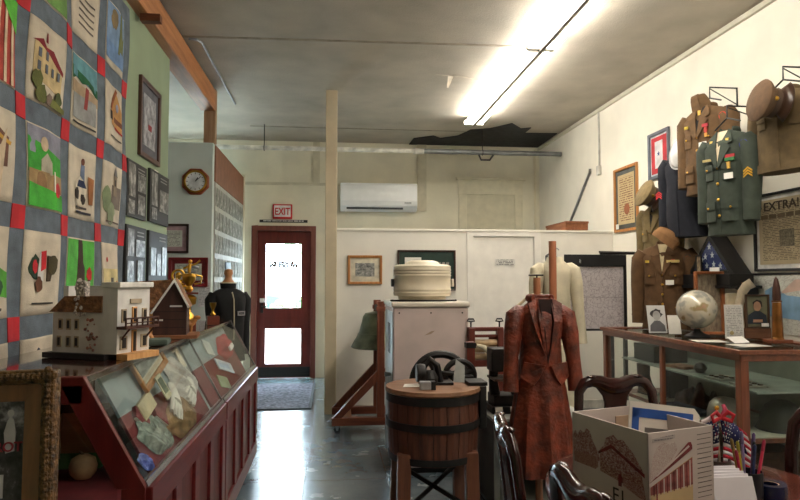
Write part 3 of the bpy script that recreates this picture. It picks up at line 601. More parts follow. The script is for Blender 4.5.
# things on the slope: local x along the case (away from camera), local -y out of the slope
def lay(o, label, cat, c0, P, s, y, spin=0, group=None, lift=0):
    p = Vector(bed(c0, P, s, y))
    M = Euler((0, 0, LW)).to_matrix() @ Euler((-(R90 - ANG), 0, 0)).to_matrix() @ Euler((0, spin, 0)).to_matrix()
    o.rotation_euler = M.to_euler(); o.location = p + Vector((math.sin(ANG), 0, math.cos(ANG))) * lift
    o['label'] = label; o['category'] = cat
    if group: o['group'] = group
    return o
t = frame('framed_picture', 'x', 'picture', (0, 0, 0), 0, .46, .18, .026, OAK, pic('bw', (150, 156, 150), (56, 60, 58), 4, seed=6, mid=(110, 120, 116)), mat((196, 190, 170), .6), .03, depth=.018)
lay(t, 'oak framed picture lying tilted inside the near glass case', 'picture', 2.10, P1, .72, .80, -.17, lift=.012)
o = MB().b2((-.045, -.004, -.055), (.045, 0, .055)).build('photo_card', mat((206, 200, 168), .6)); 
MB().b2((-.028, -.006, -.03), (.028, -.003, .04)).build('stamp', mat((96, 108, 84), .6), o)
lay(o, 'small cream card with green oval beside the tilted framed picture', 'card', 2.10, P1, .60, .74, -.1, lift=.036)
o = MB().b2((-.1, -.02, -.035), (.1, 0, .035)).build('cream_box', mat((196, 182, 146), .7), bevel=.004); lay(o, 'flat cream box low in the near glass case', 'box', 2.10, P1, .52, .52, -.15)
def crumple(name, sx, sz, sy, m, seed, n=26):
    rr = random.Random(seed); m_ = MB(); ph = [(rr.uniform(8, 40), rr.uniform(8, 40), rr.uniform(0, 6), rr.uniform(.4, 1)) for _ in range(7)]
    def hgt(u, v):
        e = max(0, 1 - (u * u + v * v)) ** .5
        return e * sy * (.55 + .45 * sum(a * math.sin(fx * u * .25 + fz * v * .25 + p) for fx, fz, p, a in ph) / 3)
    rings = []
    for i in range(n + 1):
        r = i / n
        rings.append([(sx * r * math.cos(a) * (1 + .12 * math.sin(a * 3 + seed) + .07 * math.sin(a * 7 + seed)), -max(.002, hgt(r * math.cos(a), r * math.sin(a))), sz * r * math.sin(a) * (1 + .12 * math.sin(a * 4 + seed))) for a in [2 * PI * k / 40 for k in range(40)]])
    rings[0] = [(sx * .002 * math.cos(2 * PI * k / 40), rings[0][0][1], sz * .002 * math.sin(2 * PI * k / 40)) for k in range(40)]
    rings.append([(p[0] * .98, 0, p[2] * .98) for p in rings[-1]])
    return m_.loft(rings).build(name, m, smooth=True)
lace = mat((206, 202, 196), .9, 0, .06, 30, .8, 140)
lay(crumple('lace_cloth', .22, .12, .045, lace, 2), 'crumpled white lace cloth in the near glass case', 'cloth', 2.10, P1, .54, 1.16, .15)
def glove(seed=0):
    t = MB().tube([(-.09, -.014, -.01), (-.03, -.02, 0), (.02, -.022, 0)], [.03, .034, .04], 12, flat=.5)
    for i, (dz, l) in enumerate(((-.03, .085), (-.01, .105), (.011, .1), (.031, .08))): t.tube([(.005, -.02, dz * .8), (.05, -.022, dz * 1.1), (.05 + l * .6, -.016, dz * 1.3)], [.012, .012, .008], 8)
    t.tube([(-.02, -.02, -.03), (.02, -.02, -.058), (.05, -.016, -.064)], [.012, .012, .008], 8)
    return t.build('glove', mat((226, 222, 214), .85, 0, .04), smooth=True)
lay(glove(), 'white glove with fingers spread, left of a pair in the near case', 'glove', 2.10, P1, .40, .86, 2.5)
lay(glove(), 'white glove with fingers spread, right of a pair in the near case', 'glove', 2.10, P1, .38, 1.16, 2.8)
fig = MB().tube([(0, -.012, -.07), (0, -.014, 0), (.01, -.014, .05)], [.03, .02, .012], 10, flat=.5).ell((.012, -.014, .07), (.014, .012, .016)).tube([(-.04, -.012, .03), (0, -.014, .035), (.045, -.012, .06)], .008, 8)
lay(fig.build('cloth_figure', mat((222, 212, 192), .8), smooth=True), 'small cream figure upright near the top of the near case', 'figurine', 2.10, P1, .84, 1.28, 0)
tan = mat((140, 110, 74), .85, 0, .2, 14, .8, 60)
lay(crumple('leather_piece', .25, .085, .025, tan, 5), 'tan crumpled leather piece on red felt in the near case', 'leather', 2.10, P1, .20, .90, -.05)
for i, (s, y, sp, lb) in enumerate(((.44, .42, .9, 'red covered booklet low in near case, beside the cream box'), (.36, .62, .7, 'red covered booklet in near case, nearer the leather piece'))):
    o = MB().b2((-.05, -.016, -.03), (.05, 0, .03)).build('booklet', mat((120, 28, 34), .6), bevel=.002); lay(o, lb, 'book', 2.10, P1, s, y, sp)
    MB().b2((-.047, -.014, -.032), (.047, -.003, -.028)).build('page_block', PAPER, o)
lay(crumple('plastic_bag', .16, .08, .04, mat((150, 160, 150), .15, 0, .2, 30, .9, 60), 9), 'crumpled clear plastic bag at the low corner of the near case', 'bag', 2.10, P1, .24, .48, .3)
lay(crumple('blue_film', .06, .035, .02, mat((110, 120, 200), .15, 0, .2, 30, .9, 60), 4), 'crinkled blue plastic film at the bottom of the near case', 'film', 2.10, P1, .09, .28, .5)
# far section contents
rc = crumple('striped_cloth', .26, .09, .05, mat((176, 34, 48), .8, 0, .1), 12); lay(rc, 'red and white folded cloth at the top of the farther case', 'cloth', 3.52, P2, .62, 1.08, -.1)
MB().b2((-.10, -.052, -.035), (.06, -.04, -.005)).build('white_stripe', WHITE, rc)
for s, y, c, lb, wd, hh in ((.34, .78, (206, 216, 226), 'shiny pale booklet lying in the middle of the farther case', .36, .075), (.15, .54, (150, 172, 120), 'pale green paper lying low in the farther case', .22, .08), (.74, .60, (190, 194, 192), 'white framed card standing high in the farther case', .16, .1)):
    o = MB().b2((-wd/2, -.006, -hh/2), (wd/2, 0, hh/2)).build('paper_sheet' if c[0] != 206 else 'booklet', mat(c, .35, 0, .05)); lay(o, lb, 'paper', 3.52, P2, s, y, .25)
    if c[0] == 206:
        for k in range(4): MB().b2((-.13 + k * .06, -.0075, -.02), (-.09 + k * .06, -.006, .02)).build('picture', mat((176, 196, 226), .4), o)
# inside the near end
t = T('round_gourd', 'pale round gourd on the shelf inside the near case end', 'gourd', (-.915, 2.47, .67)); t.scale = (.82, .82, .82)
MB().lathe([(0, 0), (.035, .004), (.056, .03), (.06, .058), (.05, .09), (.022, .108), (0, .11)], seg=24).build('body', mat((186, 146, 106), .55, 0, .16), t, smooth=True)
MB().tube([(0, 0, .105), (-.012, 0, .118), (-.02, 0, .122)], [.008, .006, .004], 8).build('stem', mat((120, 92, 64), .7), t)
t = T('slatted_box', 'brown slatted wooden box inside the near case end', 'box', (-1.02, 2.70, .671))
MB().b2((-.19, -.1, 0), (.12, .1, .215)).build('body', wood((158, 112, 70), (196, 148, 98), .6, 'x'), t, bevel=.002)
for x in (-.12, -.04): MB().b2((x, -.106, .04), (x + .012, -.1, .21)).build('slat', mat((214, 184, 146), .6), t)
MB().b2((-.191, -.104, 0), (.121, .1, .06)).build('base_strip', mat((92, 140, 74), .7), t)
o = crumple('red_cloth', .10, .07, .03, mat((160, 30, 38), .85), 15); tag(o, 'red cloth on the shelf left of the round gourd', 'cloth', (-1.05, 2.27, .671), 0, -R90)

# things on the counter: model house
t = T('model_house', 'white model of a two storey house with balcony, on the near case', 'model house', (-.872, 2.515, 1.102), math.radians(-24)); t.scale = (1, .8, 1.03)
wt = mat((218, 214, 208), .7, 0, .05, 14); shing = mat((126, 86, 54), .8, 0, .3, 40, .8, 80); trimc = mat((176, 158, 132), .6); dk = mat((40, 30, 26), .5); tanw = wood((190, 132, 76), (222, 170, 110), .6, 'z')
# long side runs toward local -x from the corner (0,0); facade runs along local +y
MB().b2((-.27, -.03, 0), (.03, .26, .02)).build('base_board', mat((30, 26, 26), .6), t)
w = MB().b2((-.245, 0, .02), (0, .2, .175)).b2((-.245, .06, .175), (-.22, .16, .27)).b2((-.245, .19, .175), (-.02, .2, .27))
w.build('side_wing', wt, t)
MB().prism([(-.255, .172), (.0, .172), (.0, .232), (-.18, .232)], -.012, .09).build('shingle_roof', shing, t)
MB().b2((0, -.005, .02), (.07, .215, .285)).build('front_block', wt, t)
w = MB().b2((-.005, -.012, .265), (.085, .222, .285)); w.build('cornice', mat((226, 222, 214), .6), t, bevel=.003)
stone = MB(); random.seed(2)
for i in range(46): stone.ell((-.105 + random.uniform(-.022, .022), -.004 + random.uniform(-.01, .012), .16 + random.uniform(0, .13)), random.uniform(.006, .010), u=6, v=4)
stone.b2((-.128, -.008, .16), (-.082, .02, .288)).build('stone_chimney', mat((186, 176, 166), .8, 0, .35, 120), t)
def mwin(x, z, wd=.022, hh=.042):
    f = MB().b2((x - wd/2, -.004, z), (x + wd/2, .001, z + hh)).build('window', trimc, t); MB().b2((x - wd/4, -.006, z + .006), (x + wd/4, -.003, z + hh - .006)).build('pane', dk, f)
for x, z in ((-.205, .105), (-.165, .105), (-.125, .105), (-.21, .04), (-.165, .04), (-.125, .04)): mwin(x, z)
ivy = MB()
for i in range(26): ivy.ell((-.055 + random.gauss(0, .014), -.004, random.uniform(.03, .15)), random.uniform(.003, .007), u=6, v=4)
ivy.build('climbing_ivy', mat((140, 96, 84), .8, 0, .3, 60), t)
def fwin(y, z, wd, hh, nm='window'):
    f = MB().b2((.069, y - wd/2, z), (.075, y + wd/2, z + hh)).build(nm, trimc if nm == 'window' else tanw, t); MB().b2((.073, y - wd/4, z + .006), (.078, y + wd/4, z + hh - .006)).build('pane', dk, f)
for y in (.035, .175): fwin(y, .135, .03, .05); fwin(y, .035, .045, .05)
fwin(.105, .13, .03, .062, 'door'); fwin(.105, .02, .03, .085, 'door')
MB().b2((.07, .075, .205), (.076, .15, .222)).build('sign_board', trimc, t)
bal = MB().b2((.07, -.01, .112), (.115, .22, .122))
bal.build('balcony_floor', wood((60, 32, 24), (90, 52, 38), .6, 'y'), t)
rl = MB().b2((.109, -.01, .148), (.115, .22, .154)).b2((.109, -.01, .132), (.115, .22, .136))
for i in range(7): rl.b2((.109, -.01 + i * .0375, .12), (.115, -.005 + i * .0375, .152))
for y in (.02, .19): rl.tube([(.07, y, .07), (.11, y, .112)], .004, 6)
rl.build('balcony_rail', wood((60, 32, 24), (90, 52, 38), .6, 'y'), t)
MB().b2((.07, -.005, .0), (.12, .215, .022)).build('porch_step', tanw, t)
# model barn
t = T('model_barn', 'brown shingled model barn with dark doors, behind the white model house', 'model barn', (-.945, 3.37, 1.102), math.radians(8)); t.scale = (1.1, 1, 1.02)
bw_ = wood((170, 118, 62), (206, 156, 92), .6, 'z'); dkw = wood((48, 26, 22), (78, 44, 36), .6, 'z')
MB().b2((-.13, -.05, 0), (.22, .2, .018)).build('base_board', wood((120, 70, 40), (150, 94, 58), .6, 'x'), t)
MB().b2((-.09, 0, .018), (.02, .17, .22)).build('side_wing', bw_, t)
MB().prism([(.02, .018), (.17, .018), (.17, .16), (.155, .22), (.115, .29), (.02, .14)], -.006, .17).build('barn_body', dkw, t)
for z in (.055, .095, .135): MB().b2((.03, -.0085, z), (.165, -.006, z + .003)).build('plank_line', mat((30, 18, 16), .7), t)
w = MB().prism([(-.12, .285), (.115, .30), (.02, .155), (-.03, .115), (-.085, .13)], -.03, .19); w.build('shingle_roof', shing, t)
MB().prism([(.115, .303), (.184, .16), (.177, .156), (.115, .285)], -.028, .19).build('shingle_roof', shing, t)
w = MB().prism([(.115, .305), (.185, .16), (.178, .155), (.115, .285)], -.035, -.028).prism([(.115, .305), (.01, .13), (.018, .126), (.115, .288)], -.035, -.028); w.build('white_bargeboard', WHITE, t)
MB().b2((.095, -.012, .16), (.15, -.006, .168)).b2((.03, -.012, .09), (.065, -.006, .098)).build('door_rail', WHITE, t)
MB().prism([(-.12, .285), (-.108, .285), (-.078, .12), (-.05, .09), (-.02, .10), (-.02, .085), (-.06, .08), (-.094, .115)], -.036, -.028).build('wing_bargeboard', bw_, t)
for i in range(4): MB().b2((-.085 + i * .026, -.004, .02), (-.083 + i * .026, 0, .2)).build('plank_line', mat((120, 76, 40), .7), t)
MB().b2((-.06, -.006, .05), (-.04, 0, .12)).build('window', WHITE, t)
# trophies
def trophy(label, loc, h, kind):
    t = T('trophy', label, 'trophy', loc, .3, group='trophies on the display case')
    marble = mat((110, 128, 74), .2, 0, .25, 30)
    MB().b2((-.04, -.035, 0), (.04, .035, .06)).build('base', wood((84, 34, 22), (124, 58, 38), .3, 'x', 6, .3), t, bevel=.003)
    if kind == 0:
        for x in (-.022, .022): MB().lathe([(.014, .06), (.014, h - .1)], (x, 0, 0), 14).build('column', marble, t, smooth=True)
        MB().b2((-.045, -.03, h - .1), (.045, .03, h - .085)).build('platform', GOLD, t, bevel=.003)
        MB().lathe([(.008, h - .085), (.02, h - .07), (.012, h - .055)]).build('cup_foot', GOLD, t, smooth=True)
        MB().tube([(.035 * math.cos(a), -.004, h - .03 + .035 * math.sin(a)) for a in [2 * PI * k / 20 for k in range(20)]], .007, 8, closed=True).build('wreath', GOLD, t, smooth=True)
        MB().ell((0, -.004, h - .03), (.018, .006, .022)).build('medallion', GOLD, t, smooth=True)
    elif kind == 1:
        MB().lathe([(.012, .06), (.035, .075), (.03, .1), (.012, .12), (.012, .15), (.04, .165), (.045, .2), (.03, .215), (.01, .22)]).build('lower_cup', GOLD, t, smooth=True)
        MB().b2((-.05, -.03, .22), (.05, .03, .232)).build('platform', wood((84, 34, 22), (124, 58, 38), .3, 'x', 6, .3), t)
        MB().lathe([(.012, .232), (.026, .25), (.014, .27), (.036, .30), (.04, .325), (.03, .34), (.0, .345)]).build('upper_cup', GOLD, t, smooth=True)
        for s in (-1, 1): MB().tube([(s * .03, 0, .335), (s * .07, 0, .325), (s * .065, 0, .285), (s * .03, 0, .28)], .006, 8).build('handle', GOLD, t, smooth=True)
        w = MB().tube([(0, 0, .345), (0, 0, .385), (.005, 0, .4)], [.008, .012, .007], 8).ell((.005, 0, .412), .012).tube([(0, 0, .385), (.04, 0, .4), (.06, 0, .42)], .006, 8).tube([(0, 0, .385), (-.035, 0, .37)], .006, 8)
        w.build('figure', GOLD, t, smooth=True)
    else:
        MB().lathe([(.008, .06), (.02, .07), (.008, .085), (.008, .1), (.02, .13), (.022, .15), (.0, .15)]).build('cup', GOLD, t, smooth=True)
    return t
trophy('gold wreath trophy on green marble columns, tallest behind the model barn', (-.93, 3.92, 1.102), .36, 0)
trophy('tiered gold cup trophy with winged figure, next to the green columned one', (-.835, 3.78, 1.102), .42, 1)
trophy('small gold cup trophy on a wooden block, nearest the black jacket', (-.815, 4.42, 1.102), .15, 2)
t = T('trophy', 'silver topped trophy standing behind the tiered gold cup', 'trophy', (-.92, 4.2, 1.102), .3, group='trophies on the display case')
MB().b2((-.035, -.03, 0), (.035, .03, .05)).build('base', BLACK, t, bevel=.003)
MB().lathe([(.012, .05), (.012, .3), (.035, .32), (.04, .36), (0, .365)]).build('cup', STEEL, t, smooth=True)
MB().tube([(-.04, 0, .37), (.0, 0, .4), (.05, 0, .385)], [.008, .018, .008], 8).build('figure', STEEL, t, smooth=True)
t = T('carved_animal', 'small carved brown animal figure beside the model barn', 'figurine', (-.825, 3.64, 1.102), .2)
MB().ell((0, 0, .055), (.05, .022, .026)).tube([(.04, 0, .06), (.06, 0, .085)], [.016, .012], 8).ell((.066, 0, .092), (.02, .012, .013)).build('body', wood((150, 94, 44), (190, 130, 70), .5, 'x'), t, smooth=True)
for x in (-.035, .035):
    for y in (-.012, .012): MB().tube([(x, y, .05), (x, y, 0)], [.009, .006], 8).build('leg', wood((150, 94, 44), (190, 130, 70), .5, 'x'), t, smooth=True)
o = MB().b2((-.09, -.06, 0), (.09, .06, .03)).build('folded_cloth', mat((80, 92, 82), .85, 0, .1), bevel=.01); tag(o, 'folded grey green cloth at the counter edge beside the model house porch', 'cloth', (-.85, 3.05, 1.102), .1)
# small picture at the far left, gilt edged, leaning on the quilt
frame('framed_picture', 'gilt edged narrow framed picture leaning at the left end of the counter', 'picture', (-1.195, 2.17, 1.102), .5, .17, .36, .02, mat((206, 160, 72), .35, .7, .1), pic('bw', (150, 140, 120), (60, 52, 44), 4, seed=8), mat((60, 50, 44), .6), .02, rx=-.1)

# big ornate frame at lower left, on a low stool
t = T('wooden_stool', 'low dark wooden stool carrying the ornate gold frame', 'stool', (-.96, 1.62, 0))
MB().b2((-.34, -.14, .485), (.34, .14, .514)).build('seat', OLDWOOD, t, bevel=.005)
for x in (-.3, .3):
    for y in (-.1, .1): MB().b2((x - .02, y - .02, 0), (x + .02, y + .02, .485)).build('leg', OLDWOOD, t)
gilt = mat((92, 66, 38), .5, .3, .45, 60, 1.0, 90)
t = T('ornate_picture_frame', 'ornate gold framed old photograph with red letters, leaning at lower left', 'picture', (-.968, 1.63, .515), 0, math.radians(-4), math.radians(-1.5))
MB().ring(.62, .66, .035, -.05, 0).build('outer_moulding', gilt, t, bevel=.01)
for sgn in (0,):
    m_ = MB()
    for k in range(52):
        u = k / 51
        for x, z in ((-.31 + .62 * u, .645), (-.295, .66 * u), (.295, .66 * u)): m_.ell((x, -.048, z), (.009, .007, .009), u=6, v=4)
    m_.build('beading', gilt, t)
m_ = MB().ring(.56, .60, .045, -.034, -.004, .03); m_.build('wood_slip', wood((100, 60, 34), (146, 92, 56), .35, 'z', 6, .3), t)
MB().ring(.495, .535, .009, -.03, -.006, .0625).build('inner_fillet', wood((120, 84, 48), (150, 108, 66), .4, 'z'), t)
pw = .482
MB().b2((-pw/2, -.014, .07), (pw/2, -.006, .59)).build('photograph', pic('bw', (176, 168, 178), (24, 20, 22), 5, seed=14, mid=(70, 62, 68), lo=.4, hi=.66), t)
fm_ = Matrix.Translation((.118, 0, .31)) @ Matrix.Diagonal((.5, 1, .5, 1))
w = MB().prism([(.14, .30), (.18, .31), (.185, .40), (.175, .455), (.16, .48), (.145, .455), (.13, .40)], -.0165, -.014, fm_).prism(circ(.16, .492, .016), -.0165, -.014, fm_); w.build('standing_figure', mat((190, 182, 186), .5), t)
MB().b2((.155, -.0165, .355), (.185, -.014, .41)).build('white_case', mat((206, 198, 200), .5), t)
MB().box((.14, -.016, .33), (.14, .003, .008), (0, -.22, 0)).build('white_stick', mat((190, 182, 184), .5), t)
text('lettering', 'ROT', .032, mat((150, 30, 50), .5), t, (.195, -.0175, .465), bold=True)


# ---------------------------------------------------------------- garments
def sup(rx, ry, z, n=28, e=2.6, x0=0, y0=0):
    out = []
    for k in range(n):
        a = 2 * PI * k / n; c, s = math.cos(a), math.sin(a)
        out.append((x0 + rx * math.copysign(abs(c) ** (2 / e), c), y0 + ry * math.copysign(abs(s) ** (2 / e), s), z))
    return out
def fabric(c, var=.08): return mat(c, .92, 0, var, 18, .35, 220)
def jacket(name, label, loc, rz, m, h=.68, w=.42, sl=.55, cat='jacket', group=None, trim=None, lining=(30, 28, 26), collar='notch', buttons=4, pockets=(1, 1), patches=(), medals=(), tagpos=None, shirt=None, belt=False, spread=.1, piping=None, sr=1.0):
    t = T(name, label, cat, loc, rz, group=group); rr = random.Random(label)
    k = h / .7
    def ry(z):
        u = z / h; return .095 + .02 * math.sin(PI * min(1, u)) - .045 * max(0, (u - .85) / .15)
    def rx(z):
        u = z / h; return w / 2 * (.98 - .10 * math.sin(PI * min(1, u * 1.15)) + .03 * (u > .7))
    prof = [0, .04, .12, .22, .34, .45, .55, .65, .75, .84, .9]
    rings = []
    for u in prof:
        z = u * h; r = sup(rx(z), ry(z), z)
        rings.append([(x + .004 * math.sin(9 * a_ + u * 8), y + .007 * math.sin(5 * a_ + u * 13 + rr.random()), zz) for a_, (x, y, zz) in zip([2 * PI * i / 28 for i in range(28)], r)])
    rings += [sup(w * .46, .065, h * .945), sup(w * .36, .06, h * .975), sup(w * .2, .052, h * 1.0), sup(w * .15, .05, h * 1.015)]
    MB().loft(rings).build('body', m, t, smooth=True)
    fy = lambda x, z: -ry(z) * max(.05, 1 - abs(x / rx(z)) ** 2.6) ** (1 / 2.6) - .004
    for s in (-1, 1):
        p0 = Vector((s * w * .42, 0, h * .91)); p1 = Vector((s * (w * .5 + spread * .45), -.01, h * .91 - sl * .45)); p2 = Vector((s * (w * .5 + spread * .5), -.03, h * .91 - sl))
        pts = [p0, p0.lerp(p1, .25) + Vector((s * .022, 0, .01)), p0.lerp(p1, .6) + Vector((s * .015, 0, 0)), p1, p1.lerp(p2, .5), p2]
        sv = MB().tube(pts, [.07 * k * sr, .078 * k * sr, .07 * k * sr, .062 * k * sr, .056 * k * sr, .05 * k * sr], 14, flat=1.05).build('sleeve', m, t, smooth=True)
        d = (p2 - p1).normalized()
        MB().tube([p2 - d * .075, p2 - d * .07], [.0565 * k * sr, .0565 * k * sr], 14).build('cuff_seam', trim or m, sv, smooth=True)
    zc = h * 1.0
    if collar == 'notch':
        MB().tube([(.058 * math.cos(a), .012 + .052 * math.sin(a), zc + .012) for a in [math.radians(-40 + i * 26) for i in range(11)]], .024, 8, flat=.55).build('collar', trim or m, t, smooth=True)
        for s in (-1, 1):
            pl_ = [(s * .045, zc + .015), (s * .085, zc - .05), (s * .095, zc - .085), (s * .07, zc - .095), (s * .088, zc - .12), (s * .008, zc - .26 * k), (s * .0, zc - .24 * k), (s * .02, zc - .08)]
            m_ = MB(); f = [m_.bm.verts.new((x, fy(x, min(z, h * .93)) - .012 + (.035 if z > h * .96 else 0), z)) for x, z in pl_]
            fc = m_.bm.faces.new(f); bmesh.ops.triangulate(m_.bm, faces=[fc]); m_.build('lapel', m, t, solid=.007)
        m_ = MB(); f = [m_.bm.verts.new((x, fy(x, min(z, h * .93)) - .002 + (.03 if z > h * .96 else 0), z)) for x, z in [(-.045, zc + .005), (.045, zc + .005), (.02, zc - .12), (0, zc - .23 * k), (-.02, zc - .12)]]
        fc = m_.bm.faces.new(f); bmesh.ops.triangulate(m_.bm, faces=[fc]); m_.build('shirt_front', shirt or mat(lining, .9), t, solid=.004)
    elif collar == 'stand':
        MB().lathe([(.062, -.01), (.066, .03), (.06, .032), (.056, 0)], (0, 0, zc + .01), 24, Matrix.Diagonal((1, .85, 1, 1)).to_4x4(), cap=False).build('collar', trim or m, t, smooth=True)
    MB().tube([(.003, fy(0, z * h) - .001, z * h) for z in (.02, .15, .3, .45, .6, .68)], .0045, 6).build('front_seam', m, t)
    for i in range(buttons):
        z = h * (.18 + i * .46 / max(1, buttons - 1)); MB().ell((.0, fy(0, z) - .006, z), (.0105, .006, .0105), u=10, v=6).build('button', GOLD, t, smooth=True)
    for row, z in ((0, .60), (1, .22)):
        if pockets[row]:
            for s in (-1, 1):
                x = s * w * .27; zz = z * h; pw, ph = (.1 * k, .1 * k) if row == 0 else (.12 * k, .13 * k)
                m_ = MB(); n = 5
                pts = [(x - pw/2 + pw * i / n) for i in range(n + 1)]
                m_.loft([[(px, fy(px, zz) - .002, zz - ph/2), (px, fy(px, zz) - .008, zz - ph/2), (px, fy(px, zz) - .008, zz + ph/2), (px, fy(px, zz) - .002, zz + ph/2)] for px in pts])
                pk = m_.build('pocket', m, t)
                m_ = MB().loft([[(px, fy(px, zz) - .006, zz + ph * (.18 - .06 * math.cos((px - x) / pw * PI))), (px, fy(px, zz) - .014, zz + ph * (.16 - .06 * math.cos((px - x) / pw * PI))), (px, fy(px, zz) - .013, zz + ph * .55), (px, fy(px, zz) - .006, zz + ph * .55)] for px in pts]); m_.build('flap', m, pk)
                if buttons: MB().ell((x, fy(x, zz) - .017, zz + ph * .2), (.008, .004, .008), u=8, v=6).build('button', GOLD, pk, smooth=True)
    for s, zz, c, kind in patches:   # sleeve badges
        u = (h * .91 - zz * h) / (sl * .45); x = s * (w * .42 + (w * .08 + spread * .45) * u + .02); y = -.073 * k
        m_ = MB()
        if kind == 'disc': m_.lathe([(0, 0), (.03, 0), (.03, .004), (0, .004)], (x, y, zz * h), 18, Matrix.Rotation(R90, 4, 'X'))
        elif kind == 'chevron':
            for q in range(3): m_.prism([(x - .03, zz * h - .01 - q * .018), (x, zz * h + .012 - q * .018), (x + .03, zz * h - .01 - q * .018), (x + .03, zz * h - .02 - q * .018), (x, zz * h + .002 - q * .018), (x - .03, zz * h - .02 - q * .018)], y - .006, y)
        else: m_.prism([(x - .035, zz * h - .02), (x + .035, zz * h - .02), (x, zz * h + .03)], y - .005, y)
        bdg = m_.build('badge', mat(c, .7), t)
        if kind == 'disc': MB().lathe([(0, 0), (.014, 0), (.014, .002), (0, .002)], (x, y - .004, zz * h), 14, Matrix.Rotation(R90, 4, 'X')).build('badge_centre', mat((226, 150, 60) if c[0] > 150 else (200, 40, 44), .7), bdg)
        if kind == 'tri': MB().prism([(x - .016, zz * h - .012), (x + .016, zz * h - .012), (x, zz * h + .012)], y - .007, y - .004).build('badge_centre', mat((180, 40, 40), .7), bdg)
    for x, z, ww, hh, c in medals:
        MB().b2((x - ww/2, fy(x, z * h) - .016, z * h - hh/2), (x + ww/2, fy(x, z * h) - .006, z * h + hh/2)).build('ribbon' if hh < .03 else 'medal', mat(c, .6), t)
    if tagpos: MB().b2((tagpos[0] - .032, fy(tagpos[0], tagpos[1] * h) - .018, tagpos[1] * h - .02), (tagpos[0] + .032, fy(tagpos[0], tagpos[1] * h) - .014, tagpos[1] * h + .02)).build('paper_tag', PAPER, t)
    if belt: MB().loft([sup(rx(0) * 1.02, ry(0) + .004, -.004), sup(rx(0) * 1.02, ry(0) + .004, .05)]).build('waistband', m, t, smooth=True)
    if piping: MB().tube([(.062 * math.cos(a), .0 + .056 * math.sin(a), zc + .045) for a in [2 * PI * i / 20 for i in range(20)]], .006, 6, closed=True).tube([(0, fy(0, z * h) - .005, z * h) for z in (.3, .5, .7, .85, .95)], .005, 6).build('piping', piping, t, smooth=True)
    return t
def bracket(label, y, z, d, drop=.0):
    t = MB().tube([(0, 0, 0), (0, -d, 0), (0, -d, -.09)], .006, 8).tube([(0, -.004, .0), (0, -.004, -.14)], .006, 8).tube([(0, -.004, -.13), (0, -d, -.01)], .004, 6).tube([(.14, -d, -.14), (.0, -d, -.085), (-.14, -d, -.14)], .006, 8)
    return tag(t.build('wall_bracket', BLACK), label, 'bracket', (XR, y, z), RW, group='wire brackets for the uniforms')
OD = fabric((104, 78, 50)); OD2 = fabric((98, 80, 52)); GREEN = fabric((62, 70, 60)); NAVY = fabric((28, 30, 40)); OLIVE = fabric((120, 102, 66)); OD3 = fabric((96, 68, 40))
JR = -math.radians(70)
dx, dy = math.sin(JR), -math.cos(JR)
jacket('uniform_jacket', 'brown army jacket with round red shoulder patch, topmost beside the framed service flag', (2.84, 4.47, 2.06), JR, OD, .66, .36, .54, spread=.03, patches=[(1, .84, (206, 60, 40), 'disc')], medals=[(.07, .76, .05, .022, (170, 40, 50)), (.075, .70, .022, .05, (190, 60, 50)), (.075, .645, .03, .03, (206, 150, 60)), (-.1, .78, .03, .02, (220, 190, 60)), (.0, .93, .02, .035, (226, 180, 80))], tagpos=(.055, .54), group='uniforms on the right wall')
jacket('uniform_jacket', 'dark green dress uniform jacket with gold chevrons and silver insignia, in front', (2.68, 3.98, 1.71), JR, GREEN, .70, .31, .55, spread=.03, patches=[(1, .84, (40, 50, 130), 'disc'), (1, .60, (220, 170, 50), 'chevron')], medals=[(.085, .74, .07, .02, (180, 44, 54)), (.085, .71, .07, .02, (60, 120, 70)), (.075, .65, .03, .045, (190, 150, 70)), (-.08, .73, .07, .016, (206, 186, 120)), (-.06, .9, .02, .025, (226, 190, 90)), (.06, .9, .02, .025, (226, 190, 90))], shirt=mat((206, 190, 160), .8), tagpos=(.08, .55), pockets=(1, 1), group='uniforms on the right wall')
jacket('uniform_jacket', 'brown waist length army jacket with orange triangular shoulder patch, rightmost uniform', (2.84, 3.62, 2.09), JR, OD2, .50, .40, .50, spread=.04, buttons=0, pockets=(1, 0), belt=True, patches=[(1, .84, (214, 110, 40), 'tri')], group='uniforms on the right wall')
jacket('uniform_jacket', 'navy blue sailor jacket hanging under the white cap', (2.89, 4.86, 1.76), JR, NAVY, .70, .36, .54, spread=.03, buttons=0, pockets=(0, 0), collar='stand', patches=[(-1, .55, (200, 50, 54), 'chevron')], medals=[(-.06, .9, .02, .02, (220, 180, 70))], group='uniforms on the right wall')
jacket('uniform_jacket', 'olive tunic hanging behind the lower brown jacket', (2.92, 5.34, 1.38), JR, OLIVE, .70, .34, .54, spread=.03, buttons=3, pockets=(1, 0), patches=[], group='uniforms on the right wall')
jacket('uniform_jacket', 'brown belted army jacket under folded cap, lowest uniform above the glass cabinet', (2.80, 5.06, 1.003), -math.radians(40), OD3, .70, .38, .60, spread=.06, buttons=5, pockets=(1, 1), medals=[(.085, .80, .1, .022, (206, 180, 110)), (.085, .815, .03, .012, (190, 40, 50)), (-.12, .80, .03, .02, (226, 190, 70))], tagpos=(.06, .55), patches=[(1, .84, (60, 50, 44), 'disc')], shirt=mat((196, 180, 140), .8), group='uniforms on the right wall')
jacket('black_jacket', 'black jacket with pale collar piping on a wooden form, past the case', (-.84, 5.2, .76), math.radians(32), fabric((15, 15, 17)), .58, .27, .48, spread=.0, sr=.82, buttons=0, pockets=(0, 0), collar='stand', piping=mat((176, 166, 140), .7), medals=[(.06, .66, .06, .035, (150, 148, 150)), (.06, .66, .045, .02, (30, 30, 34))])
t = T('dress_form', 'wooden dress form stand holding up the black jacket', 'dress form', (-.84, 5.2, 0))
MB().tube([(0, 0, .03), (0, 0, 1.37)], .02).build('pole', OAK, t, smooth=True)
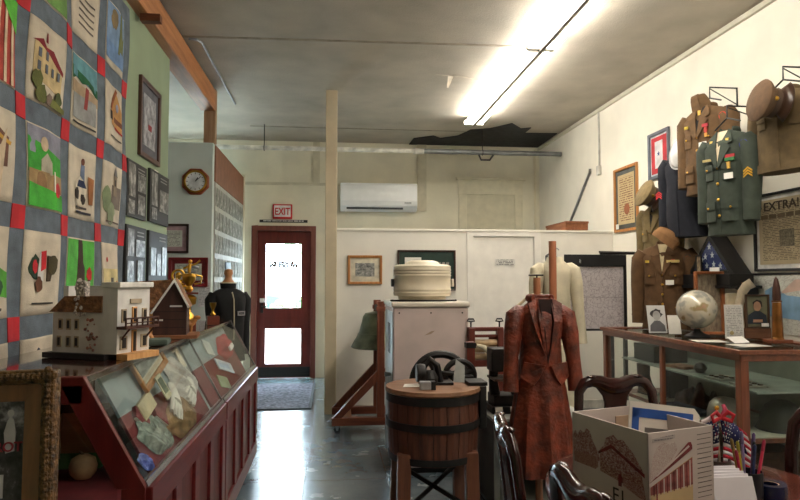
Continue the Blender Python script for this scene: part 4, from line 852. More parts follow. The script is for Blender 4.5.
MB().lathe([(.04, 1.34), (.05, 1.39), (.03, 1.415), (.026, 1.44), (.036, 1.46), (.03, 1.49), (0, 1.50)], seg=20).build('neck_block', wood((150, 96, 56), (196, 140, 92), .5, 'z'), t, smooth=True)
for k in range(3):
    a = k * 2 * PI / 3; MB().tube([(0, 0, .12), (.2 * math.cos(a), .2 * math.sin(a), .015)], .015).build('leg', OAK, t, smooth=True)
for lb, y, z, d in (('wire bracket behind the collar of the topmost brown jacket', 4.52, 2.90, .23), ('wire bracket above the dark green dress uniform', 4.06, 2.62, .40), ('wire bracket beside the cap of the rightmost brown jacket', 3.70, 2.78, .25)):
    bracket(lb, y, z, d)
# caps
def garrison(label, loc, rz, m, rx=0, ry=0, s=1.0):
    t = T('garrison_cap', label, 'cap', loc, rz, rx, ry)
    n = 20; rings = []
    for u, wd in ((0, .042), (.25, .046), (.55, .04), (.8, .022), (1, .004)):
        rings.append([(.12 * s * math.cos(a) * (1 - .10 * u * u), wd * s * math.sin(a), (.13 * u * (1 - .25 * (math.cos(a)) ** 2 * u)) * s) for a in [2 * PI * k / n for k in range(n)]])
    MB().loft(rings).build('crown', m, t, smooth=True)
    MB().loft([[(.122 * s * math.cos(a), .05 * s * math.sin(a), 0) for a in [2 * PI * k / n for k in range(n)]], [(.124 * s * math.cos(a), .05 * s * math.sin(a), (.07 + .02 * math.cos(a)) * s) for a in [2 * PI * k / n for k in range(n)]]]).build('curtain', m, t, smooth=True)
    return t
def visor(label, loc, rz, m, rx=0, ry=0):
    t = T('peaked_cap', label, 'cap', loc, rz, rx, ry)
    MB().lathe([(.088, 0), (.09, .045), (.125, .085), (.13, .10), (.11, .118), (0, .125)], seg=32).build('crown', m, t, smooth=True)
    MB().lathe([(.0905, .002), (.092, .036), (.0905, .038)], seg=32, cap=False).build('band', mat((70, 50, 34), .6), t, smooth=True)
    pts = [[(r_ * math.sin(a), -r_ * math.cos(a), .004 - (r_ - .09) * .7) for a in [math.radians(-62 + 124 * i / 14) for i in range(15)]] for r_ in (.088, .115, .14)]
    MB().loft(pts, closed=False).build('visor', mat((60, 40, 28), .3), t, smooth=True, solid=.004)
    MB().ell((0, -.098, .05), (.014, .008, .016)).build('badge', GOLD, t, smooth=True)
    return t
garrison('brown folded cap hung before the collar of the topmost brown jacket', (2.78, 4.53, 2.71), math.radians(-40), OD, math.radians(20), math.radians(80))
visor('brown peaked cap hung tilted on the rightmost brown jacket', (2.70, 3.55, 2.49), math.radians(-20), fabric((96, 72, 50)), math.radians(14), math.radians(-78))
visor('olive peaked cap hung above the olive tunic, beside the oak framed certificate', (2.84, 5.30, 2.14), math.radians(-25), fabric((138, 118, 82)), math.radians(20), math.radians(-62))
t = T('sailor_cap', 'white sailor cap hung flat beside the framed service flag', 'cap', (2.82, 4.79, 2.43), math.radians(-60), math.radians(85), math.radians(12))
MB().lathe([(.1, 0), (.115, .05), (.11, .052), (.098, .02), (.095, .06), (.06, .085), (0, .09)], seg=28, M=Matrix.Diagonal((.75, 1.2, 1, 1))).build('crown', mat((240, 236, 232), .8), t, smooth=True)
garrison('tan folded cap resting on the neck of the lowest brown jacket', (2.70, 4.91, 1.72), math.radians(-10), fabric((160, 118, 78)), math.radians(14), math.radians(38), .9)
# a pair of dark things under the navy jacket
t = T('navy_trousers', 'folded navy trousers hanging below the topmost brown jacket', 'trousers', (2.96, 4.72, 1.78), JR)
for x in (-.075, .075): MB().loft([sup(.07, .035, .12, 18), sup(.075, .04, .25, 18), sup(.08, .05, .5, 18)]).build('leg', NAVY, t, smooth=True); t.children[-1].location = (x, 0, 0)
MB().b2((-.16, -.05, .48), (.16, .04, .53)).build('waistband', NAVY, t, bevel=.01)
for x in (-.03, .03): MB().ell((x, -.06, .2), .006).build('button', STEEL, t)
# flag case
t = T('flag_case', 'black triangular case with folded blue star spangled flag', 'flag case', (3.0, 4.60, 1.367), RW); t.scale = (.9, 1, .95)
MB().b2((-.34, -.13, 0), (.34, .06, .09)).build('base', BLACK, t, bevel=.004)
tri = [(-.33, .09), (.33, .09), (0, .42)]; inn = [(-.24, .125), (.24, .125), (0, .365)]
m_ = MB()
for i in range(3):
    k = (i + 1) % 3
    m_.prism([tri[i], tri[k], inn[k], inn[i]], -.09, .05)
m_.build('frame', BLACK, t)
MB().prism(inn, -.088, -.07).build('folded_flag', fabric((58, 66, 118)), t)
w = MB()
for x, z in ((-.13, .16), (-.04, .16), (.06, .17), (.15, .155), (-.06, .235), (.04, .245), (0, .315), (-.11, .21)):
    w.prism([(x + .028 * (1 if k % 2 == 0 else .42) * math.sin(k * PI / 5), z + .028 * (1 if k % 2 == 0 else .42) * math.cos(k * PI / 5)) for k in range(10)], -.0905, -.088)
w.build('stars', mat((220, 220, 224), .8), t)
MB().prism([(-.28, .1), (.28, .1), (0, .395)], -.098, -.094).build('glass', CLEAR, t)
o = frame('small_photo', 'tiny framed portrait standing before the folded flag', 'picture', (2.885, 4.69, 1.453), RW, .075, .15, .01, BLACK, pic('bw', (170, 150, 120), (50, 40, 34), 3, seed=4), depth=.015)
o = MB().b2((-.06, -.004, 0), (.06, 0, .05)).build('name_card', WHITE); tag(o, 'small white name card leaning on the flag case', 'card', (2.888, 4.50, 1.4535), RW)
t = T('wall_shelf', 'small dark shelf on the right wall carrying the flag case', 'shelf', (3.03, 4.60, 1.345), RW)
MB().b2((-.33, -.17, 0), (.33, .075, .022)).build('board', BLACK, t)
for x in (-.28, .28): MB().prism([(.075, 0), (-.1, 0), (.075, -.1)], x - .01, x + .01, Matrix.Rotation(-R90, 4, 'Z') @ Matrix.Diagonal((-1, 1, 1, 1))).build('bracket', BLACK, t)

# ---------------------------------------------------------------- glass cabinet on the right
FW = wood((96, 46, 28), (140, 78, 50), .35, 'y', 6, .2); FWz = wood((96, 46, 28), (140, 78, 50), .35, 'z', 6, .2)
CX0, CX1, CY0, CY1 = 2.34, 3.05, 3.42, 5.28
t = T('glass_cabinet', 'long wooden framed glass display cabinet under the uniforms', 'cabinet', (0, 0, 0))
for x in (CX0, CX1 - .05):
    for y in (CY0, 4.30, CY1 - .05):
        if y == 4.30 and x != CX0: continue
        wd = .055 if y != 4.30 else .035
        MB().b2((x, y, 0), (x + wd - .005, y + wd, .955)).build('post', FWz, t, bevel=.003)
w = MB()
for z in (.06, .935): w.b2((CX0 - .004, CY0, z), (CX0 + .05, CY1, z + .045)).b2((CX1 - .05, CY0, z), (CX1, CY1, z + .045)).b2((CX0, CY0 - .004, z), (CX1, CY0 + .05, z + .045)).b2((CX0, CY1 - .05, z), (CX1, CY1, z + .045))
w.build('rails', FW, t, bevel=.003)
MB().ring(CX1 - CX0 + .04, CY1 - CY0 + .04, .06, 0, .025).build('top_edge', FW, t, bevel=.003)
o = t.children[-1]; o.rotation_euler = (-R90, 0, 0); o.location = ((CX0 + CX1) / 2, CY0 - .02, 1.0)
MB().b2((CX0 + .03, CY0 + .03, .98), (CX1 - .03, CY1 - .03, .99)).build('top_glass', glass((222, 228, 224)), t)
MB().b2((CX0 + .012, CY0 + .05, .1), (CX0 + .018, CY1 - .05, .935)).build('front_glass', CLEAR, t)
MB().b2((CX0 + .05, CY0 + .012, .1), (CX1 - .05, CY0 + .018, .935)).build('end_glass', CLEAR, t)
MB().b2((CX1 - .02, CY0 + .05, .1), (CX1 - .01, CY1 - .05, .935)).build('back_board', mat((140, 142, 130), .7, 0, .05), t)
MB().b2((CX0 + .14, CY0 + .06, .735), (CX1 - .03, CY1 - .06, .747)).build('shelf', mat((158, 164, 156), .25, 0, .05), t, label='pale glass shelf')
MB().b2((CX0 + .10, CY0 + .06, .45), (CX1 - .03, CY1 - .06, .475)).build('shelf', FW, t)
MB().b2((CX0 + .02, CY0 + .02, .08), (CX1 - .02, CY1 - .02, .1)).build('bottom_board', FW, t)
MB().b2((CX0 + .11, CY0 + .08, .475), (CX1 - .1, CY1 - .3, .479)).build('shelf_paper', mat((196, 196, 180), .7), t)
# inside
def simple(name, label, cat, mb, m, loc, rz=0, smooth=False, bevel=0, group=None, rx=0):
    return tag(mb.build(name, m, smooth=smooth, bevel=bevel), label, cat, loc, rz, rx, group=group)
DKC = mat((54, 50, 48), .5, 0, .15)
bx = T('dark_box', 'dark grey box at the far end of the cabinet upper shelf', 'box', (2.68, 4.95, .748))
MB().b2((-.14, -.17, 0), (.14, .17, .13)).build('body', DKC, bx, bevel=.004); MB().b2((-.142, -.172, .10), (.142, .172, .132)).build('lid', mat((66, 62, 58), .5), bx, bevel=.004)
simple('booklet', 'brown booklet lying on the cabinet upper shelf', 'book', MB().b2((-.08, -.1, 0), (.08, .1, .018)), mat((120, 80, 56), .6), (2.62, 4.52, .748), .3, bevel=.002)
m_ = MB().lathe([(0, 0), (.03, .004), (.045, .035), (.03, .065), (.012, .075), (0, .075)]); simple('small_jar', 'small round dark pot on the cabinet upper shelf', 'pot', m_, mat((70, 58, 52), .35), (2.60, 4.25, .748), smooth=True)
for i, (y, x, lb) in enumerate(((3.98, 2.58, 'flat grey medal tray on the cabinet upper shelf, next to the round pot'), (3.70, 2.58, 'flat grey medal tray on the cabinet upper shelf, nearest the corner post'))):
    tr_ = T('medal_tray', lb, 'tray', (x, y, .748)); MB().b2((-.07, -.09, 0), (.07, .09, .012)).build('tray', mat((150, 148, 140), .5), tr_, bevel=.003)
    for q in range(6): MB().lathe([(0, .012), (.016, .012), (.014, .02), (0, .021)], (-.035 + .07 * (q % 2), -.06 + .055 * (q // 2), 0), 12).build('medal', mat((96, 84, 76), .4, .5), tr_)
crk = crumple('leather_gear', .26, .12, .22, mat((66, 46, 36), .7, 0, .35, 20, .6, 60), 23); tag(crk, 'heap of dark brown leather gear on the cabinet lower shelf', 'leather gear', (2.68, 4.44, .48), R90 - .2, -R90)
hm = T('white_helmet', 'white helmet with small red emblem on the cabinet lower shelf', 'helmet', (2.58, 3.95, .48), -.5)
MB().lathe([(.10, 0), (.108, .02), (.107, .06), (.092, .11), (.06, .145), (0, .158)], seg=28).build('shell', mat((222, 214, 204), .3), hm, smooth=True)
MB().lathe([(.112, 0), (.116, .006), (.11, .014)], seg=28, cap=False).build('rim', mat((190, 182, 170), .4), hm, smooth=True)
MB().prism([(-.022, .055), (.022, .055), (0, .095)], -.112, -.095).build('emblem', mat((170, 40, 40), .6), hm)
hm = T('steel_helmet', 'dark green steel helmet at the near end of the cabinet', 'helmet', (2.74, 3.60, .48))
hm.location = (2.78, 3.68, .48)
MB().lathe([(.15, .0), (.146, .02), (.132, .05), (.122, .10), (.095, .15), (.05, .178), (0, .184)], seg=32, M=Matrix.Diagonal((1, .9, 1, 1))).build('shell', mat((56, 56, 44), .5, 0, .15), hm, smooth=True)
MB().lathe([(.149, 0), (.155, .004), (.149, .012)], seg=32, M=Matrix.Diagonal((1, .9, 1, 1)), cap=False).build('rim', mat((44, 44, 36), .5), hm, smooth=True)
simple('folded_papers', 'dark folded cloth lying on pale papers on the lower shelf', 'cloth', MB().b2((-.09, -.2, 0), (.07, .2, .03)), mat((44, 46, 58), .7, 0, .2), (2.50, 4.26, .48), .1, bevel=.008)
bt = T('canteen', 'brown leather boot standing at the far end of the lower shelf', 'boot', (2.56, 4.98, .476)); bt.name = 'leather_boot'
MB().loft([sup(.045, .12, 0, 18, 2.4, 0, -.04), sup(.048, .12, .04, 18, 2.4, 0, -.04), sup(.046, .075, .09, 18, 2.3, 0, .0), sup(.044, .06, .15, 18, 2.2, 0, .02), sup(.05, .06, .24, 18, 2.2, 0, .02)]).build('upper', mat((78, 56, 42), .5, 0, .2), bt, smooth=True)
MB().loft([sup(.05, .125, -.0, 18, 2.4, 0, -.04), sup(.05, .125, .018, 18, 2.4, 0, -.04)]).build('sole', BLACK, bt)
bx = T('dark_case', 'black upright case behind the leather boot on the lower shelf', 'box', (2.72, 4.78, .476)); MB().b2((-.08, -.04, 0), (.08, .04, .22)).build('body', BLACK, bx, bevel=.006); MB().tube([(-.03, 0, .22), (-.03, 0, .235), (.03, 0, .235), (.03, 0, .22)], .006, 8).build('handle', IRON, bx)
bx = T('storage_box', 'wooden storage box in the bottom of the glass cabinet', 'box', (2.72, 4.0, .1)); MB().b2((-.2, -.3, 0), (.2, .3, .22)).build('body', wood((70, 44, 30), (104, 66, 44), .6, 'y'), bx, bevel=.004); MB().b2((-.205, -.305, .19), (.205, .305, .235)).build('lid', wood((60, 38, 26), (92, 58, 38), .6, 'y'), bx, bevel=.004)

# on the cabinet top (glass top surface at 1.0)
ZC = 1.0012
gl = T('globe', 'antique toned globe on a black stand on the glass cabinet', 'globe', (2.565, 4.22, ZC))
MB().lathe([(0, 0), (.085, 0), (.085, .012), (.05, .03), (.025, .045), (.02, .06), (0, .06)], seg=32).build('stand', BLACK, gl, smooth=True)
def globe_mat():
    m, nt, b = newmat('globe_print'); L = nt.links.new
    b.inputs['Roughness'].default_value = .18; b.inputs['Coat Weight'].default_value = .6
    tc = nt.nodes.new('ShaderNodeTexCoord'); n = nt.nodes.new('ShaderNodeTexNoise'); n.inputs['Scale'].default_value = 9; n.inputs['Detail'].default_value = 6; L(tc.outputs['Object'], n.inputs['Vector'])
    r = nt.nodes.new('ShaderNodeValToRGB'); e = r.color_ramp.elements
    e[0].position = .40; e[0].color = rgba((150, 148, 140)); e[1].position = .47; e[1].color = rgba((196, 188, 168))
    x = e.new(.58); x.color = rgba((200, 190, 170)); x = e.new(.63); x.color = rgba((150, 134, 96)); x = e.new(.7); x.color = rgba((166, 128, 104))
    L(n.outputs['Fac'], r.inputs[0]); L(r.outputs[0], b.inputs['Base Color']); return m
MB().ell((0, 0, .20), .136, u=48, v=24).build('sphere', globe_mat(), gl, smooth=True)
MB().tube([(.146 * math.cos(a) * .3, .146 * math.cos(a) * .95, .20 + .146 * math.sin(a)) for a in [math.radians(-80 + 170 * i / 20) for i in range(21)]], .005, 8).build('meridian_arm', mat((110, 84, 60), .4), gl, smooth=True)
t = frame('framed_letter', 'wood framed handwritten sheet standing behind the globe', 'framed document', (2.81, 4.46, ZC), -.25, .205, .47, .02, wood((140, 76, 40), (182, 112, 66), .4), pic('bw', (166, 150, 126), (104, 88, 74), 7, seed=11), depth=.05, rx=-.04)
simple('portrait_card', 'black and white portrait photo card propped left of the globe', 'photograph', MB().b2((-.07, -.004, 0), (.07, 0, .215)), mat((206, 204, 200), .5, 0, .02), (2.48, 4.60, ZC), -.1, rx=-.24)
t = bpy.data.objects['portrait_card']
MB().prism(blob(.0, .145, .045, seed=2), -.0055, -.004).build('hair', mat((60, 56, 56), .6), t)
MB().prism(circ(.0, .135, .03, sq=1.25), -.0065, -.0055).build('face', mat((178, 174, 170), .6), t)
MB().prism([(-.06, .012), (.06, .012), (.055, .06), (.02, .095), (-.02, .095), (-.055, .06)], -.006, -.004).build('dress', mat((96, 94, 96), .6), t)
simple('white_card', 'white blank card propped between the portrait and the globe', 'card', MB().b2((-.045, -.003, 0), (.045, 0, .145)), PAPER, (2.56, 4.50, ZC), -.25, rx=-.3)
t = simple('typed_letter', 'white typed letter with gold seal standing right of the globe', 'letter', MB().b2((-.065, -.004, 0), (.065, 0, .235)), pic('doc', (220, 216, 210), (150, 146, 142), 8, 20, 1.7), (2.765, 4.10, ZC), -.1, rx=-.04)
MB().lathe([(0, 0), (.014, 0), (.014, .002), (0, .002)], (-.02, -.005, .04), 14, Matrix.Rotation(R90, 4, 'X')).build('seal', mat((180, 160, 110), .5), t)
t = T('curved_collar', 'cream curved stiff band standing behind the typed letter', 'collar', (2.93, 4.27, ZC))
MB().b2((-.09, .0, 0), (.03, .04, .31)).build('backing_card', mat((206, 190, 160), .7), t)
pts = [(-.06, .14), (-.055, .24), (-.03, .33), (.01, .385), (.06, .415)]
MB().loft([[(x + .0, -.02 + .0, z), (x + .07 - i * .005, -.02, z - .01 - i * .012)] for i, (x, z) in enumerate(pts)], closed=False).build('band', mat((222, 204, 176), .7), t, smooth=True, solid=.006)
MB().b2((.03, -.01, 0), (.045, .03, .39)).build('upright', wood((110, 60, 34), (150, 90, 56), .5, 'z'), t)
t = frame('framed_portrait', 'dark framed colour portrait of a seated boy beside the shell', 'picture', (2.955, 4.13, ZC + .07), -.12, .165, .235, .012, wood((50, 34, 22), (84, 58, 38), .4), mat((112, 110, 84), .4, 0, .25, 6), depth=.02)
MB().prism(blob(0.0, .165, .034, seed=5), -.0085, -.006).build('hair', mat((46, 32, 26), .6), t); MB().prism(circ(.0, .152, .026, sq=1.3), -.0095, -.008).build('face', mat((196, 150, 120), .6), t)
MB().prism([(-.068, .03), (.068, .03), (.062, .09), (.02, .118), (-.02, .118), (-.062, .09)], -.008, -.006).build('shirt', mat((44, 50, 60), .6), t); MB().b2((-.03, -.0095, .04), (.035, -.008, .06)).build('hands', mat((190, 140, 110), .6), t)
MB().b2((.02, -.024, .012), (.07, -.021, .035)).build('name_tag', WHITE, t)
t2 = T('picture_stand', 'low brown wooden stand under the boy portrait', 'stand', (2.955, 4.14, ZC), -.12); MB().b2((-.09, -.025, 0), (.09, .025, .069)).build('block', wood((90, 56, 36), (128, 84, 56), .5, 'x'), t2)
sh = T('artillery_shell', 'tall brass artillery shell with dark pointed tip on the cabinet', 'shell', (2.86, 3.80, ZC))
MB().b2((-.07, -.05, 0), (.07, .05, .022)).build('base', wood((96, 46, 28), (140, 78, 50), .35, 'x'), sh, bevel=.003)
MB().lathe([(0, .022), (.038, .022), (.038, .03), (.034, .034), (.027, .26), (.0, .26)], seg=24).build('case', mat((150, 100, 52), .3, .8, .15), sh, smooth=True)
MB().lathe([(0, .262), (.03, .262), (.03, .272), (0, .272)], (-.0, 0, 0), 20).build('band', mat((110, 74, 44), .4, .6), sh)
MB().lathe([(.024, .272), (.026, .30), (.022, .36), (.012, .41), (0, .43)], seg=24).build('tip', mat((74, 44, 34), .45, .3), sh, smooth=True)
for i, (x, y, a, lb, c) in enumerate(((2.62, 3.86, .3, 'white folded card lying on the cabinet in front of the typed letter', (226, 224, 218)), (2.48, 3.95, -.2, 'flat pale paper lying on the cabinet near the globe stand', (206, 202, 190)), (2.56, 3.66, .1, 'flat pale paper lying at the near end of the cabinet top', (196, 192, 180)))):
    simple('paper_sheet', lb, 'paper', MB().b2((-.1, -.08, 0), (.1, .08, .002)) if i else MB().loft([[(-.07, -.04, 0), (.07, -.04, 0), (.07, -.037, 0), (-.07, -.037, 0)], [(-.07, .02, .035), (.07, .02, .035), (.07, .022, .033), (-.07, .022, .033)]]), mat(c, .7, 0, .04), (x, y, ZC), a)

# ---------------------------------------------------------------- middle of the room
# white cabinet
wc = T('metal_cabinet', 'tall off white metal cabinet with scuffed front, behind the wooden tub', 'cabinet', (.72, 4.95, 0))
CW = mat((206, 188, 182), .45, 0, .04, 5)
MB().b2((-.28, -.35, .04), (.28, .35, 1.205)).build('body', CW, wc, bevel=.012)
MB().b2((-.293, -.365, 1.205), (.293, .365, 1.245)).build('top', mat((214, 204, 188), .4, 0, .03), wc, bevel=.012)
MB().b2((-.284, -.33, .06), (-.279, .30, 1.17)).build('side_panel', mat((150, 158, 164), .35, .6, .1), wc)
MB().b2((-.288, -.16, .85), (-.281, .02, 1.08)).build('slot', BLACK, wc)
MB().tube([(-.284, -.2, .70), (-.33, -.2, .70)], [.012, .02]).build('knob', CHROME, wc, smooth=True)
for x in (-.235, 0, .235): MB().ell((x, -.352, 1.165), .006, u=8, v=6).build('rivet', IRON, wc)
MB().prism([(-.05, 1.0), (.0, 1.03), (.03, 1.035), (.0, 1.01)], -.3515, -.3495).build('scuff', mat((170, 146, 126), .6), wc)
MB().b2((-.26, -.33, 0), (.26, .33, .04)).build('plinth', IRON, wc)
cn = T('beige_canister', 'round beige ribbed canister with domed lid on the metal cabinet', 'canister', (.70, 4.92, 1.246))
pr = [(0, 0), (.185, 0), (.19, .035), (.225, .04)]
for z in (.062, .088, .196, .218, .24): pr += [(.225, z - .008), (.2285, z - .003), (.2285, z + .003), (.225, z + .008)]
pr += [(.226, .268), (.215, .276)]
MB().lathe(pr, seg=48).build('drum', mat((218, 206, 182), .4, 0, .03), cn, smooth=True)
MB().lathe([(.215, .27), (.2, .282), (.14, .286), (.125, .305), (.09, .315), (0, .318)], seg=48).build('lid', mat((226, 216, 194), .4, 0, .03), cn, smooth=True)
MB().box((-.238, -.02, .14), (.02, .05, .06)).build('latch', IRON, cn, bevel=.004)
MB().box((.238, -.02, .14), (.02, .05, .06)).build('latch', mat((214, 204, 188), .4), cn, bevel=.004)
o = simple('cable', 'dark flat cable lying on the cabinet top under the canister', 'cable', MB().tube([(-.24, -.1, .006), (-.26, -.14, .006), (-.2, -.2, .006), (.1, -.22, .006), (.24, -.16, .006), (.26, -.05, .006)], .007, 8), IRON, (.70, 4.92, 1.246), smooth=True)

# wooden tub washing machine
tb = T('wooden_tub', 'old wooden hooped washing tub on legs, in front of the metal cabinet', 'washing tub', (.575, 3.62, 0))
TW = wood((62, 32, 22), (104, 58, 38), .55, 'z', 7)
m_ = MB(); N = 22
for k in range(N):
    a0, a1 = 2 * PI * k / N + .008, 2 * PI * (k + 1) / N - .008
    rings = []
    for z, r in ((.40, .248), (.60, .262), (.77, .256)):
        rings.append([(q * math.cos(a), q * math.sin(a), z) for q, a in ((r - .03, a0), (r, a0), (r + .003, (a0 + a1) / 2), (r, a1), (r - .03, a1))])
    m_.loft(rings)
m_.build('staves', TW, tb)
MB().lathe([(0, .41), (.235, .41), (.235, .43), (0, .43)], seg=32).build('bottom', TW, tb)
for z, hh, r in ((.405, .035, .252), (.585, .04, .2655), (.725, .045, .2635)):
    MB().lathe([(r, z), (r + .005, z), (r + .005, z + hh), (r, z + hh)], seg=44).build('hoop', IRON, tb, smooth=True)
MB().lathe([(0, .772), (.27, .772), (.275, .78), (.27, .80), (0, .80)], seg=44).build('lid', wood((104, 70, 46), (146, 104, 72), .6, 'x', 6), tb, bevel=.002)
for sx in (-1, 1):
    for sy in (-1, 1):
        M_ = [(sx * .185 + sx * u * .01, sy * .17 + sy * u * .02) for u in (0, 1)]
        MB().loft([[(M_[1][0] + i * .036, M_[1][1] + j * .03, 0) for i, j in ((-1, -1), (1, -1), (1, 1), (-1, 1))], [(M_[0][0] + i * .036, M_[0][1] + j * .03, .46) for i, j in ((-1, -1), (1, -1), (1, 1), (-1, 1))]]).build('leg', wood((84, 46, 30), (120, 72, 48), .5, 'z', 6), tb, bevel=.003)
for a, b in (((-.17, -.17, .16), (.17, .17, .30)), ((.17, -.17, .16), (-.17, .17, .30))): MB().tube([a, b], .014, 8).build('brace', IRON, tb)
def wheel(c, r, rim, spokes, nm, hole=True):
    m_ = MB().tube([(c[0] + r * math.cos(a), c[1], c[2] + r * math.sin(a)) for a in [2 * PI * k / 40 for k in range(40)]], rim, 8, closed=True)
    m_.lathe([(0, -.03), (.035, -.03), (.035, .03), (0, .03)], c, 16, Matrix.Rotation(R90, 4, 'X'))
    for k in range(spokes):
        a = 2 * PI * k / spokes + .4
        m_.tube([(c[0] + .02 * math.cos(a), c[1], c[2] + .02 * math.sin(a)), (c[0] + r * .6 * math.cos(a), c[1], c[2] + r * .6 * math.sin(a)), (c[0] + r * math.cos(a), c[1], c[2] + r * math.sin(a))], [.034, .018, .03], 8, flat=.6)
    return m_.build(nm, IRON, tb, smooth=True)
wheel((.10, .315, .765), .175, .024, 4, 'flywheel'); wheel((.20, .20, .82), .09, .018, 5, 'gear_wheel')
w = MB().b2((-.05, -.02, .8), (.12, .10, .815)).tube([(-.06, .02, .80), (-.05, .02, .90), (-.01, .02, .945), (.03, .02, .91), (.05, .02, .81)], .02, 8).lathe([(0, 0), (.045, 0), (.05, .03), (.03, .07), (0, .075)], (-.02, -.02, .815), 16).tube([(0, .02, .88), (.2, .2, .82)], .012, 8).tube([(-.02, .02, .93), (.10, .315, .765)], .012, 8).b2((.14, .12, .8), (.27, .22, .83)).tube([(.27, .0, .80), (.28, 0, .72), (.28, 0, .60)], .014, 8).b2((.2, -.06, .8), (.31, .1, .82))
w.build('gear_mechanism', IRON, tb, bevel=.002)
MB().lathe([(0, -.025), (.05, -.025), (.055, 0), (.05, .025), (0, .025)], (-.07, -.0, .87), 20, Matrix.Rotation(R90, 4, 'Y')).build('pinion', IRON, tb, smooth=True)
MB().b2((.262, -.075, .56), (.3, -.02, .80)).build('side_bracket', IRON, tb, bevel=.003)
simple('paper_tag', 'white paper lying on the left of the wooden tub lid', 'paper', MB().prism([(-.06, -.05), (.07, -.06), (.04, .04), (-.08, .05)], 0, .002, Matrix.Rotation(R90, 4, 'X')), PAPER, (.475, 3.60, .802))
simple('standing_card', 'tilted pale card leaning on the gear of the wooden tub', 'card', MB().prism([(-.035, 0), (.03, -.0), (.03, .095), (-.02, .13)], -.003, .0), mat((176, 180, 178), .6), (.72, 3.56, .822), -.25, rx=-.15)
sc = T('small_tin', 'small grey tin with dark band on the tub lid', 'tin', (.515, 3.47, .801)); MB().b2((-.035, -.025, 0), (.025, .025, .045)).build('body', mat((150, 148, 150), .4, .3), sc, bevel=.004); MB().b2((.025, -.026, 0), (.05, .026, .046)).build('band', BLACK, sc)

# bell on its frame
bf = T('bell_frame', 'red brown timber bell frame on casters beside the metal cabinet', 'bell frame', (.445, 6.12, 0))
BFW = wood((98, 48, 32), (140, 78, 54), .45, 'z', 6); BFX = wood((98, 48, 32), (140, 78, 54), .45, 'x', 6)
for y in (-.25, .25):
    MB().b2((-.45, y - .035, .075), (.45, y + .035, .145)).build('sill', BFX, bf, bevel=.004)
    MB().b2((-.035, y - .035, .145), (.035, y + .035, 1.21)).build('post', BFW, bf, bevel=.004)
    for s in (-1, 1):
        MB().loft([[(s * .44, y + j, .145), (s * .36, y + j, .145), (s * .035, y + j, .47), (s * .035, y + j, .57)] for j in (-.03, .03)]).build('brace', BFW, bf, bevel=.003)
    MB().b2((-.045, y - .045, 1.12), (.045, y + .045, 1.16)).build('axle_block', BFX, bf, bevel=.004)
for x in (-.3, .3): MB().b2((x - .035, -.215, .08), (x + .035, .215, .14)).build('cross_sill', wood((120, 74, 50), (160, 108, 78), .5, 'y', 6), bf, bevel=.003)
for x in (-.4, .4):
    for y in (-.25, .25):
        cs = MB().lathe([(0, -.012), (.03, -.012), (.033, 0), (.03, .012), (0, .012)], (x, y, .0335), 18, Matrix.Rotation(R90, 4, 'X')).build('caster', BLACK, bf, smooth=True)
        MB().prism([(x - .02, .075), (x + .02, .075), (x + .008, .03), (x - .008, .03)], y + .013, y + .018).prism([(x - .02, .075), (x + .02, .075), (x + .008, .03), (x - .008, .03)], y - .018, y - .013).build('caster_fork', STEEL, cs)
MB().tube([(-.02, -.29, 1.14), (-.02, -.25, 1.14)], .018).build('axle_pin', STEEL, bf, smooth=True)
bl = T('church_bell', 'large grey green bronze bell hanging in the timber frame', 'bell', (.445, 6.12, .755))
MB().lathe([(.255, 0), (.27, .012), (.262, .03), (.225, .09), (.19, .16), (.168, .24), (.155, .3), (.13, .335), (.06, .35), (0, .352)], seg=44).build('shell', mat((122, 128, 108), .4, .55, .2, 8), bl, smooth=True)
for s in (.235, .2): MB().tube([(s * math.cos(a), s * math.sin(a), .07 if s > .22 else .135) for a in [2 * PI * k / 44 for k in range(44)]], .006, 8, closed=True).build('moulding', mat((122, 128, 108), .4, .55, .2, 8), bl, smooth=True)
MB().b2((-.03, -.214, .352), (.03, .214, .41)).build('yoke', IRON, bl, bevel=.006)
MB().tube([(0, 0, .3), (0, 0, .05)], .012).ell((0, 0, .03), .032).build('clapper', IRON, bl, smooth=True)

# clothes wringer
wr = T('clothes_wringer', 'red brown wooden clothes wringer with iron screw handles', 'wringer', (1.13, 4.58, 0))
WRW = wood((86, 34, 24), (122, 54, 40), .45, 'z', 6); WRX = wood((86, 34, 24), (122, 54, 40), .45, 'x', 6)
for x in (-.115, .10):
    MB().b2((x - .022, -.04, 0), (x + .022, .03, 1.055)).build('post', WRW, wr, bevel=.003)
    MB().tube([(x, 0, 1.05), (x, 0, 1.10)], .006, 8).tube([(x - .028, 0, 1.105), (x, 0, 1.10), (x + .028, 0, 1.105), (x + .018, 0, 1.12), (x - .018, 0, 1.12)], .006, 8, closed=True).build('screw_handle', IRON, wr, smooth=True)
for z, hh in ((1.03, .03), (.985, .02), (.77, .05), (.46, .05)): MB().b2((-.14, -.02, z), (.125, .02, z + hh)).build('rail', WRX, wr, bevel=.003)
for z in (.945, .895, .845): MB().tube([(-.095, 0, z), (.08, 0, z)], .024, 14).build('roller', mat((176, 150, 116), .6, 0, .2), wr, smooth=True)
MB().b2((.03, .03, .5), (.13, .05, 1.0)).build('back_board', WRW, wr)
simple('cloth_roll', 'pale cloth wrapped over the rollers of the wringer', 'cloth', MB().tube([(-.08, -.035, .93), (-.03, -.05, .915), (.0, -.06, .88), (.03, -.055, .87)], [.012, .02, .018, .01], 10), mat((206, 196, 170), .85), (1.13, 4.575, 0), smooth=True)
bpole = T('reddish_post', 'short reddish wooden post standing left of the iron press', 'post', (.925, 4.20, 0)); MB().b2((-.028, -.028, 0), (.028, .028, .99)).build('shaft', WRW, bpole, bevel=.003); MB().b2((-.033, -.033, .95), (.033, .033, .985)).build('cap', IRON, bpole)
